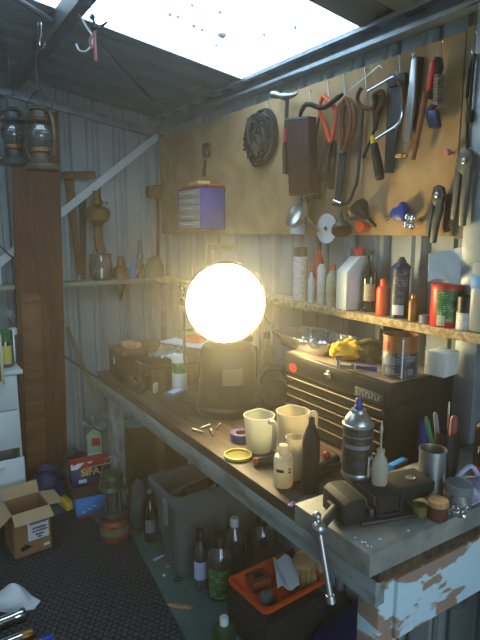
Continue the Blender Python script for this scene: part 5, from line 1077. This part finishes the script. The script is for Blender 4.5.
# yellow glove / rag
q = oCh(343, 361); e = thing('yellow_cloth', 'bright yellow cloth bundle with an olive tail draped in front of the tray', 'cloth', (q.x+.04, q.y+.0, CZ+.004), face_cam(q.x, q.y)+pi/2)
m = MB(); m.lump((-.01, 0, .032), (.056, .042, .034), .28, 2.0, 2, 30, 18); m.lump((-.052, -.012, .028), (.022, .024, .026), .25, 2.0, 5); m.build('cloth', 'yellow_cloth', e)
m = MB(); m.lump((.055, .0, .026), (.05, .038, .030), .3, 2.2, 7, 28, 16); m.tube(smoothpath([(.02, .0, .05), (.06, -.01, .066), (.10, -.012, .05), (.115, -.02, .02)], 5), [.010]*15+[.006], 9); m.build('olive_tail', 'olive_cloth', e)
q = oCh(341, 370); e = thing('chrome_fitting', 'small chrome T-shaped pipe fitting on the front edge of the chest', 'fitting', (q.x+.012, q.y, CZ+.001), face_cam(q.x, q.y)+pi/2); m = MB(); m.tube([(-.016, 0, .0), (-.016, 0, .038)], .006, 12); m.tube([(-.016, 0, .008), (.032, 0, .008)], .0062, 12); m.build('body', 'chrome', e)
m = MB(); m.tube([(-.026, 0, .037), (-.006, 0, .037)], .0085, 12); m.tube([(.022, 0, .0095), (.034, 0, .0095)], .009, 12); m.build('nut', 'chrome', e)
q = oCh(359, 370); e = thing('blue_marker', 'short blue marker lying beside the chrome fitting', 'marker', (q.x+.01, q.y-.01, CZ+.0075), -.9); m = MB(); m.tube([(-.025, 0, 0), (.02, 0, 0)], .007, 12); m.build('barrel', 'navy', e); m = MB(); m.tube([(.0185, 0, 0), (.042, 0, 0)], .0075, 12); m.build('cap', 'blue_plastic', e)
q = oCh(372, 366); m = MB(); m.tube([(0, 0, .009), (.14, .0, .009)], .0085, 12); solo('grey_tube', 'short grey tube lying behind the blue marker', 'tube', m, 'bristle', (q.x+.01, q.y+.02, CZ+.001), .9)
c, r, h = stand(399, 379.5, 34, 334, CZ); c.z = CZ
e = thing('paint_tin', 'large open paint tin with tan upper half and dark printed label', 'paint tin', c, face_cam(c.x, c.y)); m = MB(); m.lathe([(r*.99, 0), (r, .004), (r, h*.60), (r, h*.61), (r, h*.94), (r*1.03, h*.95), (r*1.03, h), (r*.93, h), (r*.93, h*.6), (r*.9, h*.55), (.002, h*.54)], 36, mi=0); m.build('body', 'orange_tin', e)
m = MB(); m.lathe([(r*1.005, h*.03), (r*1.01, h*.035), (r*1.01, h*.60), (r*1.003, h*.605)], 36); m.build('label', 'print_navy', e)
m = MB(); m.patch(r*1.012, h*.32, h*.52, -.95, -.25, off=.001); m.patch(r*1.012, h*.10, h*.24, -.9, -.3, off=.001); m.patch(r*1.012, h*.42, h*.55, .4, .85, off=.001); m.patch(r*1.012, h*.1, h*.25, .45, .8, off=.001); m.build('label_print', 'grey_box', e)
m = MB(); m.patch(r*1.002, h*.68, h*.84, -1.25, -.75, off=.0015); m.build('red_mark', 'red_plastic', e); m = MB(); m.tube([(r*1.012*cos(.12), r*1.012*sin(.12), .004), (r*1.012*cos(.12), r*1.012*sin(.12), h*.95)], .003, 6); m.build('seam', 'steel', e)
q = oCh(436, 373); sz = 26*depth(oCh(440, 370))/F; m = MB(); m.box((0, 0, sz*.46), (sz*.95, sz*.85, sz*.9), bev=.004); solo('foam_block', 'plain white foam block on the back end of the tool chest', 'block', m, 'wick_foam', (1.395, oX(445, 360, 1.395).y+.012, CZ), .12)
# --------------------------------------------------------------- searchlight
c, r, h = stand(228, 421, 66, 345, BZ)
LB = Vector((c.x, c.y, BZ+.001)); n0 = Vector((-.40, -.917, 0)).normalized(); ang = atan2(n0.y, n0.x)
dr = ray(225.5, 303); tt = (Vector((LB.x, LB.y, 0)).dot(FWD)-.10)/Vector((dr.x, dr.y, 0)).dot(FWD); HC = CAM+dr*tt; LR = 39.5*depth(HC)/F
e = thing('searchlight', 'large round lit searchlight on a black drum base, shining towards the room', 'lamp', LB, ang)
loc = HC-LB; loc = RZ(-ang) @ loc       # lens centre in the lamp's frame, light axis +x
br = r*.86
hz = loc.z-LR-.012
m = MB(); m.lathe([(br*1.06, 0), (br*1.1, .012), (br*1.1, .03), (br*1.0, .04)], 36); m.build('base', 'lampblack', e)
m = MB(); prof = [(br*.96, .038), (br, .06)]
for i in range(6): z = .06+.012*i; prof += [(br*(1.03 if i % 2 else 1), z)]
prof += [(br*.97, .14), (br*.97, hz*.82), (br*.85, hz*.93), (br*.5, hz*.97)]
m.lathe(prof, 36); m.build('drum', 'lampblack', e)
m = MB(); m.patch(br*.97, hz*.40, hz*.68, -.32, .38, off=.002); m.build('name_plate', 'khaki', e)
T = TR(loc.x, loc.y, loc.z) @ RY(pi/2)
m = MB(); m.lathe([(LR*.995, -.02), (LR*1.045, -.018), (LR*1.06, .0), (LR*1.045, .012), (LR*1.0, .014), (LR*.985, .006), (LR*.98, -.012)], 56, T=T); m.build('bezel', 'old_brass', e)
m = MB(); m.lathe([(LR*.99, -.018), (LR*.97, -.09), (LR*.8, -.15), (LR*.4, -.18), (.002, -.185)], 48, T=T); m.build('housing', 'lampblack', e)
m = MB(); m.lathe([(LR*.99, -.004), (LR*.8, .010), (LR*.5, .019), (LR*.2, .023), (.001, .024)], 48, T=T); m.build('lens', 'lamp_glow', e)
for k in (-1, 1):
    m = MB(); m.prism([(loc.x-.10, hz*.75), (loc.x-.04, hz*.75), (loc.x-.05, loc.z+.03), (loc.x-.09, loc.z+.03)], loc.y*.0+k*LR*1.035-.004+loc.y*1.0, loc.y+k*LR*1.035+.004, T=RX(pi/2) @ Matrix.Diagonal((1, 1, -1, 1))); m.build('side_bracket', 'lampblack', e)
    m = MB(); m.lathe([(.016, 0), (.016, .012), (.010, .016)], 16, T=TR(loc.x-.07, loc.y+k*(LR*1.05), loc.z) @ RX(-k*pi/2)); m.build('pivot_knob', 'lampblack', e)
zc = loc.z+LR*1.40
for k in (-1, 1): m = MB(); m.tube([(loc.x-.07, loc.y+k*.035, loc.z+LR*.98), (loc.x-.07, loc.y+k*.04, zc)], .004, 8); m.build('handle_post', 'steel', e)
m = MB(); m.box((loc.x-.07, loc.y, zc), (.03, .115, .024), bev=.009); m.build('carry_handle', 'khaki', e)
# grinder housing beside the lamp
c, r, h = stand(275, 412, 22, 382, BZ); e = thing('bench_grinder', 'small dark round grinder housing on the bench right of the lamp drum', 'grinder', (c.x+.03, c.y+.05, BZ+.001), -.6); m = MB(); m.box((0, 0, .015), (.10, .14, .03), bev=.004); m.build('base', 'black_iron', e)
m = MB(); m.lathe([(.04, -.07), (.05, -.06), (.05, .06), (.04, .07)], 26, T=TR(0, 0, .078) @ RX(pi/2)); m.build('motor', 'lampblack', e)
for k in (-1, 1): m = MB(); m.lathe([(.012, 0), (.055, .002), (.055, .022), (.012, .024)], 28, T=TR(0, k*.073, .078) @ RX(-k*pi/2)); m.build('wheel_guard', 'dark_steel', e)
# --------------------------------------------------------------- far end of the bench
def bx(name, label, cat, x, y, z, d, mat, rz=0, bev=.003, group=None): m = MB(); m.box((0, 0, d[2]/2), d, bev=bev); return solo(name, label, cat, m, mat, (x, y, z), rz, group)
q = oZ(111, 371, BZ)
def openbox(name, label, cat, x, y, z, d, mat, rz=0):
    e = thing(name, label, cat, (x, y, z), rz); m = MB(); w_, l_, h_ = d; t = .012
    for c, s in (((0, -l_/2+t/2, h_/2), (w_, t, h_)), ((0, l_/2-t/2, h_/2), (w_, t, h_)), ((-w_/2+t/2, 0, h_/2), (t, l_-2*t, h_)), ((w_/2-t/2, 0, h_/2), (t, l_-2*t, h_)), ((0, 0, t/2), (w_, l_, t))): m.box(c, s, bev=.002)
    m.build('box_body', mat, e); return e
e = openbox('wooden_chest', 'dark wooden chest with a pale keyhole plate at the far bench end', 'chest', .985, 2.475, BZ+.001, (.26, .22, .135), 'dark_wood', 0)
m = MB(); m.box((-.1315, .03, .085), (.003, .012, .035), bev=.001); m.build('keyhole_plate', 'white_metal', e); m = MB(); m.box((0, 0, .1425), (.266, .226, .014), bev=.003); m.build('lid', 'old_wood', e)
e = openbox('wooden_drawer_box', 'lower brown wooden box in front of the dark chest', 'box', 1.035, 2.272, BZ+.001, (.24, .175, .10), 'old_wood', .03)
m = MB(); m.box((0, 0, .106), (.245, .18, .012), bev=.003); m.build('lid', 'dark_wood', e)
bx('wood_offcut', 'rounded pale wood offcut lying on the dark chest', 'offcut', .93, 2.47, BZ+.151, (.06, .10, .028), 'pale_wood', .2, .008)
def crump(s, k): return ((s-.5)*.14, (k-.5)*.16, .03+.035*noise.noise(Vector((s*4, k*4, 3)))+.02*sin(pi*s)*sin(pi*k))
m = MB(); m.sheet(crump, 22, 22, .0015); solo('plastic_wrap', 'crumpled clear plastic wrap on the brown wooden box', 'wrap', m, 'clear_film', (1.03, 2.25, BZ+.118))
e = openbox('parts_crate', 'dark crate of odds and ends along the wall at the far bench end', 'crate', 1.32, 2.36, BZ+.001, (.30, .42, .15), 'dark_wood')
m = MB(); m.box((0, 0, .005), (.22, .28, .010), bev=.002); solo('white_card', 'pale blue white card lying across the crate behind the wrap', 'card', m, 'tag_blue_paper', (1.25, 2.40, BZ+.1525), .4)
bx('red_packet', 'small red packet lying on the pale card', 'packet', 1.23, 2.36, BZ+.164, (.07, .09, .028), 'orange_red', .5, .006)
bx('olive_bar', 'olive wooden bar lying across the back of the crate', 'bar', 1.33, 2.515, BZ+.1525, (.26, .05, .05), 'khaki', .25, .004)
e = thing('power_drill', 'dark power tool lying on the crate against the wall', 'drill', (1.40, 2.29, BZ+.195), .9); m = MB(); m.tube([(-.1, 0, 0), (.08, 0, 0), (.12, 0, 0), (.17, 0, 0)], [.04, .04, .025, .018], 16); m.build('body', 'charcoal_rubber', e); m = MB(); m.prism([(-.08, -.03), (-.03, -.03), (-.04, -.12), (-.09, -.12)], -.02, .02, bev=.006, T=RX(0)); m.build('grip', 'black_plastic', e); m = MB(); m.tube([(.16, 0, 0), (.26, 0, 0)], .005, 8); m.build('bit', 'steel', e)
c, r, h = stand(180, 392, 15, 347, BZ); c.z = BZ+.001
bottle('lubricant_can', 'slim white spray can with green band standing before the wooden box', 'spray can', c, r, h, [(.93, 0), (1, .015), (1, .78), (.8, .84), (.5, .86)], 'white_plastic', [(.5, .85), (.5, .93), (.3, .94), (.28, 1)], 'grey_box', (.42, .66, 1.3, 1), 'print_green')
q = oZ(170, 398, BZ); e = thing('grey_meter', 'low grey blue instrument case lying before the spray can', 'case', (q.x+.03, q.y+.01, BZ+.001), .5); m = MB(); m.box((0, 0, .012), (.10, .06, .024), bev=.006); m.build('body', 'grey_box', e); m = MB(); m.box((0, 0, .0245), (.07, .035, .002), bev=.0005); m.build('face_plate', 'tag_blue_paper', e)
q = oZ(161, 394, BZ); m = MB(); m.box((0, 0, .022), (.034, .012, .043), bev=.003); solo('white_tag_block', 'small white square block standing against the grey case', 'block', m, 'cream_plastic', (q.x-.012, q.y+.03, BZ+.001), .7)
for i, (u, v, a) in enumerate([(205, 428, .3), (212, 434, 1.2), (198, 432, 2.0), (218, 428, .8)]):
    q = oZ(u, v, BZ); m = MB(); m.tube([(-.025, 0, .004), (.022, 0, .004), (.025, 0, .004)], [.0035, .0035, .006], 8); solo('loose_bolt', 'loose bolt lying on the bench before the lamp', 'bolt', m, 'steel', (q.x, q.y, BZ+.002), a, group='loose bolts before the lamp')
m = MB(); m.tube([(p[0], p[1], .006+.004*i/9) for i, p in enumerate(arc(0, 0, .045, .038, 0, 5*pi, 60))], .003, 6); solo('wire_coil', 'small coil of thin wire lying on the brown wooden box', 'wire', m, 'rusty_steel', (1.08, 2.24, BZ+.116))
c, r, h = stand(150, 388, 13, 372, BZ); m = MB(); m.lathe([(r, 0), (r, h*.8), (r*1.05, h*.82), (r*1.05, h)], 22); solo('small_tin', 'small dark round tin standing before the brown wooden box', 'tin', m, 'dark_bronze', (c.x-.01, c.y-.045, BZ+.001))
e = thing('hand_plane', 'small old hand plane standing on the bench edge before the dark chest', 'plane', (.865, 2.26, BZ+.001), pi/2); m = MB(); m.box((0, 0, .012), (.15, .045, .024), bev=.004); m.build('sole', 'dark_steel', e); m = MB(); m.tube(smoothpath([(-.055, 0, .024), (-.06, 0, .05), (-.045, 0, .07)], 4), .010, 10); m.build('handle', 'old_wood', e); m = MB(); m.lathe([(.008, .024), (.014, .04), (.010, .05)], 14, T=TR(.05, 0, 0)); m.build('knob', 'old_wood', e)
# things against the wall between crate and lamp
bottle('wall_bottle', 'tall grey bottle against the wall left of the lamp', 'bottle', (1.40, 1.98, BZ+.001), .04, .26, BTL, 'khaki', BTLCAP, 'black_plastic')
bx('grey_tin_box', 'small grey tin box on the bench behind the lamp', 'box', 1.43, 1.90, BZ+.001, (.11, .12, .12), 'dark_steel', .1)
# ================================================================== UNDER THE BENCH
e = thing('storage_crate', 'large grey plastic storage crate of junk under the bench', 'crate', (0, 0, 0))
CHh = .42; p0 = oZ(191, 580, 0); rim0 = oZ(173, 501, CHh); rimL = oZ(152, 474, CHh); rimR = oZ(238, 497, CHh)
x0, y0_ = rim0.x, rim0.y; Wc, Lc = .50, rimL.y-rim0.y
def ring(ins, z, n=8, rr_=.05):
    out = []
    xa, xb, ya, yb = x0+ins, x0+Wc-ins, y0_+ins, y0_+Lc-ins
    for cx, cy, a0 in ((xb-rr_, yb-rr_, 0), (xa+rr_, yb-rr_, pi/2), (xa+rr_, ya+rr_, pi), (xb-rr_, ya+rr_, 1.5*pi)):
        for i in range(n+1): a = a0+pi/2*i/n; out.append((cx+rr_*cos(a), cy+rr_*sin(a), z))
    return out
rs = [ring(.05, .001), ring(.05, .012), ring(.012, CHh-.045), ring(-.006, CHh-.04), ring(-.008, CHh-.004), ring(-.002, CHh), ring(.014, CHh), ring(.02, CHh-.05), ring(.058, .02)]
n_ = len(rs[0]); vs = [p for r_ in rs for p in r_]; fs = [[j*n_+i, j*n_+(i+1) % n_, (j+1)*n_+(i+1) % n_, (j+1)*n_+i] for j in range(len(rs)-1) for i in range(n_)]+[list(range(n_))[::-1], [(len(rs)-1)*n_+i for i in range(n_)]]
m = MB(); m.add(vs, fs); m.build('crate_body', 'grey_plastic', e)
m = MB(); m.box((x0-.012, y0_+.06, CHh-.075), (.012, .035, .12), bev=.004); m.build('latch', 'grey_box', e)
rnd = random.Random(8)
for nm, lab, x, y, z, d, mt, rz in [('black_case', 'black tool case lying in the grey crate', .17, .12, .242, (.18, .08, .09), 'charcoal_rubber', .3), ('rust_can', 'rusty brown canister lying in the grey crate', .36, .19, .242, (.12, .12, .14), 'rust', -.1), ('wood_block', 'dark wood block lying in the grey crate', .15, .225, .242, (.08, .06, .10), 'old_wood', 0)]:
    bx(nm, lab, nm.split('_')[1], x0+x, y0_+y, z, d, mt, rz, .01)
m = MB(); m.box((x0+.25, y0_+Lc/2, .136), (.30, Lc-.20, .20), bev=.01); solo('packed_sacking', 'dark sacking filling the lower part of the grey crate', 'sacking', m, 'sheet_dark')
m = MB(); m.tube([(x0+.05, y0_+.20, .335), (x0+.28, y0_+.19, .39), (x0+.31, y0_+.19, .395)], [.006, .006, .012], 8); solo('steel_rod', 'thin steel rod lying across the junk in the grey crate', 'rod', m, 'steel')
# carton and teal bucket at the back
e = thing('brown_carton', 'brown cardboard carton under the far bench end holding up a teal bucket', 'carton', (1.18, 2.86, .001), .06); m = MB(); hh = hgt(1.1, 2.74, 429); m.box((0, 0, hh/2), (.36, .26, hh), bev=.003); m.build('body', 'cardboard_dark', e); m = MB(); m.box((0, -.131, hh*.5), (.05, .002, hh*.96)); m.build('tape', 'cardboard', e)
m = MB(); hb = hgt(1.15, 2.8, 404)-hh; hb = min(hb, .15); m.lathe([(.10, 0), (.125, hb*.9), (.132, hb*.9), (.132, hb), (.12, hb), (.096, .006)], 30); e = thing('teal_bucket', 'short teal bucket standing on the brown carton', 'bucket', (1.10, 2.87, hh+.002)); m.build('bucket', 'teal_plastic', e)
m = MB(); m.tube(smoothpath([(0, -.128, hb*.8), (-.09, -.11, hb*.6), (-.132, 0, hb*.45), (-.09, .11, hb*.6), (0, .128, hb*.8)], 4), .003, 7); m.build('bail', 'dark_steel', e)
m = MB(); m.lump((0, 0, .135), (.052, .05, .14), .16, 2.0, 6, 28, 18); q = oZ(163, 530, 0); solo('grey_tarp', 'folded grey tarpaulin bundle leaning at the far side of the grey crate', 'tarp', m, 'tarp', (.955, 2.515, .012), .15)
# bottles
c, r, h = stand(152, 543, 13, 489, 0); c.z = .001; e = bottle('glass_bottle', 'empty clear glass bottle standing on the floor left of the grey crate', 'bottle', (c.x-.005, c.y, .001), r, h, WINE, 'green_glass', [(.4, .93), (.4, 1)], 'steel', (.2, .45, .9, 1), 'grey_box')
c, r, h = stand(201, 592, 13.5, 530, 0); c.z = .001; bottle('soda_bottle', 'small clear bottle with black cap standing before the grey crate', 'bottle', c, r, h, BTL, 'smoky_glass', [(.62, .85), (.62, .99), (.5, 1)], 'black_plastic', (.2, .5, 1.2, 1), 'lilac_cloth')
c, r, h = stand(220, 602, 25, 534, 0); c.z = .001; bottle('green_label_bottle', 'dark plastic bottle with green label and wide black cap on the floor', 'bottle', c, r, h, [(.93, 0), (1, .02), (1, .62), (.9, .72), (.5, .82), (.48, .85)], 'smoky_glass', [(.54, .82), (.54, .98), (.48, 1)], 'black_plastic', (.05, .5, 1.0, 1), 'print_green')
c, r, h = stand(233, 583, 22, 521, 0); e = bottle('white_cap_bottle', 'clear plastic bottle with white cap behind the green labelled bottle', 'bottle', (c.x+.02, c.y+.02, .001), r, h, [(.93, 0), (1, .02), (1, .55), (.8, .72), (.36, .82), (.34, .86)], 'smoky_glass', [(.4, .85), (.4, .98), (.34, 1)], 'white_plastic')
c, r, h = stand(254, 575, 23, 517, 0); e = bottle('large_clear_bottle', 'large clear bottle with dark cap under the bench beside the crate', 'bottle', (c.x+.03, c.y-.02, .001), r, h, [(.93, 0), (1, .02), (1, .62), (.88, .75), (.4, .86), (.36, .9)], 'smoky_glass', [(.42, .86), (.42, .98), (.36, 1)], 'black_plastic')
c, r, h = stand(225, 650, 20, 607, 0); m = MB(); q = oZ(226, 640, .10); e = thing('green_bottle', 'dark green plastic bottle on the floor in front of the black bag', 'bottle', (q.x+.01, q.y+.03, .001), .2); m.box((0, 0, .07), (.07, .07, .14), bev=.012); m.build('body', 'olive_green', e); m = MB(); m.lathe([(.017, .138), (.017, .165), (.014, .17)], 16); m.build('cap', 'white_plastic', e)
# black bag, orange tray
TZ = .17
rim = [oZ(u, v, TZ+.05) for u, v in [(232, 577), (265, 612), (335, 574), (286, 556)]]
yw = atan2(rim[2].y-rim[1].y, rim[2].x-rim[1].x); Wt = .31; Lt = (rim[0]-rim[1]).length
ctr = (rim[0]+rim[1]+rim[2]+rim[3])/4
ctr = rim[1]+RZ(yw) @ Vector((Wt/2, Lt/2, 0))
m = MB(); m.box((0, 0, TZ/2-.002), (Wt*1.05, Lt*1.1, TZ-.008), bev=.03); solo('black_case', 'black fabric case on the floor carrying the orange tray', 'case', m, 'charcoal_rubber', (ctr.x, ctr.y, .002), yw)
e = thing('orange_tray', 'shallow orange plastic tray of gloves and papers under the bench', 'tray', (ctr.x, ctr.y, TZ), yw)
def rect(ins, z, rr_=.025, n=5):
    out = []; xa, xb, ya, yb = -Wt/2+ins, Wt/2-ins, -Lt/2+ins, Lt/2-ins
    for cx, cy, a0 in ((xb-rr_, yb-rr_, 0), (xa+rr_, yb-rr_, pi/2), (xa+rr_, ya+rr_, pi), (xb-rr_, ya+rr_, 1.5*pi)):
        for i in range(n+1): a = a0+pi/2*i/n; out.append((cx+rr_*cos(a), cy+rr_*sin(a), z))
    return out
rs = [rect(.03, 0), rect(.008, .035), rect(-.004, .036), rect(-.006, .05), rect(.006, .052), rect(.012, .045), rect(.034, .004)]
n_ = len(rs[0]); vs = [p for r_ in rs for p in r_]; fs = [[j*n_+i, j*n_+(i+1) % n_, (j+1)*n_+(i+1) % n_, (j+1)*n_+i] for j in range(len(rs)-1) for i in range(n_)]+[list(range(n_))[::-1], [(len(rs)-1)*n_+i for i in range(n_)]]
m = MB(); m.add(vs, fs); m.build('tray', 'orange_plastic', e)
def intray(u, v): q = oZ(u, v, TZ+.03); return q
q = intray(258, 580); e = thing('red_battery', 'red and black battery box lying in the orange tray', 'battery', (q.x, q.y, TZ+.006), yw-.15); m = MB(); m.box((0, 0, .022), (.085, .075, .043), bev=.004); m.build('body', 'rust_red', e); m = MB(); m.box((0, 0, .0455), (.04, .03, .004), bev=.001); m.build('terminal', 'black_plastic', e)
q = intray(268, 597); m = MB(); m.lathe([(.026, 0), (.028, .02), (.022, .034), (.004, .038)], 22); solo('round_stopper', 'round blue grey stopper in the front corner of the orange tray', 'stopper', m, 'grey_box', (q.x, q.y+.01, TZ+.006))
q = intray(287, 580); m = MB(); m.sheet(lambda s, k: ((s-.5)*.085, (k-.5)*.15, .045+.03*k+.012*sin(8*s+3*k)), 14, 16, .004); solo('paper_bag', 'crumpled white printed paper bag in the orange tray', 'bag', m, 'white_cloth', (q.x-.006, q.y+.0, TZ+.008), -.5)
q = intray(288, 561); bx('brown_box', 'small dark brown box at the back of the orange tray', 'box', q.x+.02, q.y-.005, TZ+.006, (.07, .05, .055), 'cardboard_dark', yw+.2)
def glove(label, x, y, z, rz, pitch, flip=1):
    e = thing('work_glove', label, 'glove', (x, y, z), rz, None); m = MB()
    m.lump((0, .045, .026), (.048, .062, .024), .10, 1.6, 2, 26, 16)
    m.tube(smoothpath([(0, .07, .027), (0, .12, .03), (0, .135, .03)], 3), [.036, .037, .038, .04, .041, .042, .043], 18)
    for k, (xx, L) in enumerate([(-.034, .062), (-.012, .078), (.012, .075), (.033, .060)]):
        m.tube(smoothpath([(xx*.8, .02, .026), (xx, -.02, .026), (xx*1.08, -L*.75, .018), (xx*1.1, -L, .010)], 4), [.0135]*9+[.013, .012, .010, .006], 10)
    m.tube(smoothpath([(flip*.036, .06, .024), (flip*.06, .03, .022), (flip*.064, .0, .016)], 4), [.015]*6+[.013, .011, .007], 10)
    o = m.build('glove', 'tan_leather', e); o.rotation_euler.x = pitch; m = MB(); m.tube([(0, .128, .03), (0, .139, .03)], .0445, 18); c_ = m.build('cuff', 'leather', e); c_.rotation_euler.x = pitch; return e
q = intray(303, 574); glove('tan leather work glove lying in the orange tray with fingers down', q.x+.0, q.y-.01, TZ+.032, -.62, radians(20))
m = MB(); q = intray(330, 560); m.lump((0, 0, .04), (.05, .06, .035), .25, 2.2, 3); solo('leather_scrap', 'bunched tan leather in the far corner of the orange tray', 'leather', m, 'leather', (q.x-.01, q.y-.0, TZ+.012), yw)
m = MB(); m.box((0, 0, .03), (.30, .16, .06), bev=.02); q = oZ(345, 640, .06); solo('blue_case', 'dark blue case on the floor below the bench end', 'case', m, 'navy', (q.x+.08, q.y+.05, .001), yw+.1)
# floor litter
q = oZ(180, 607, 0); m = MB(); m.prism([(-.06, -.006), (-.02, -.012), (.04, -.012), (.06, 0), (.04, .012), (-.02, .010), (-.06, .006)], 0, .006, bev=.002); solo('wood_scrap', 'pale wood scrap lying on the green floor near the mat edge', 'scrap', m, 'pale_wood', (q.x, q.y, .001), -.75)
q = oZ(170, 566, 0); m = MB(); m.prism([(-.02, -.006), (.02, -.008), (.024, .004), (-.018, .007)], 0, .002); solo('pink_scrap', 'small pink scrap on the green floor beside the crate', 'scrap', m, 'pink', (q.x, q.y, .001), -.2)
q = oZ(180, 579, 0); m = MB(); m.tube([(.016*cos(a), .012*sin(a), .003) for a in [i*2*pi/18 for i in range(18)]], .0025, 6, closed=True); solo('rubber_ring', 'small black rubber ring on the floor beside the crate corner', 'ring', m, 'black_plastic', (q.x-.01, q.y, .001))
q = oZ(157, 556, 0); m = MB(); m.prism([(-.03, -.008), (.03, -.006), (.03, .006), (-.03, .008)], 0, .002); solo('paper_scrap', 'thin pale paper scrap on the floor by the glass bottle', 'scrap', m, 'lilac_cloth', (q.x, q.y-.02, .001), .2)
q = oZ(164, 576, 0); m = MB(); m.lathe([(.006, 0), (.006, .006), (.004, .008)], 12); solo('white_pellet', 'tiny white pellet on the green floor between scrap and ring', 'pellet', m, 'white_paper', (q.x, q.y, .001))
if HALO_HAZE:  # added scattering volume, stands in for lens bloom round the lamp
    m = MB(); m.box((.13, 1.06, 1.25), (2.96, 4.8, 2.75)); mt, nt, out = nodes('halo_volume'); vsn = nt.nodes.new('ShaderNodeVolumeScatter'); vsn.inputs['Density'].default_value = HALO_HAZE; vsn.inputs['Anisotropy'].default_value = .75; vsn.inputs[0].default_value = (1, .97, .9, 1); nt.links.new(vsn.outputs[0], out.inputs['Volume']); MATS['halo_volume'] = mt
    tag(m.build('haze', 'halo_volume', smooth=False), 'thin haze volume added to imitate the lens glow around the lamp', 'haze', kind='stuff')
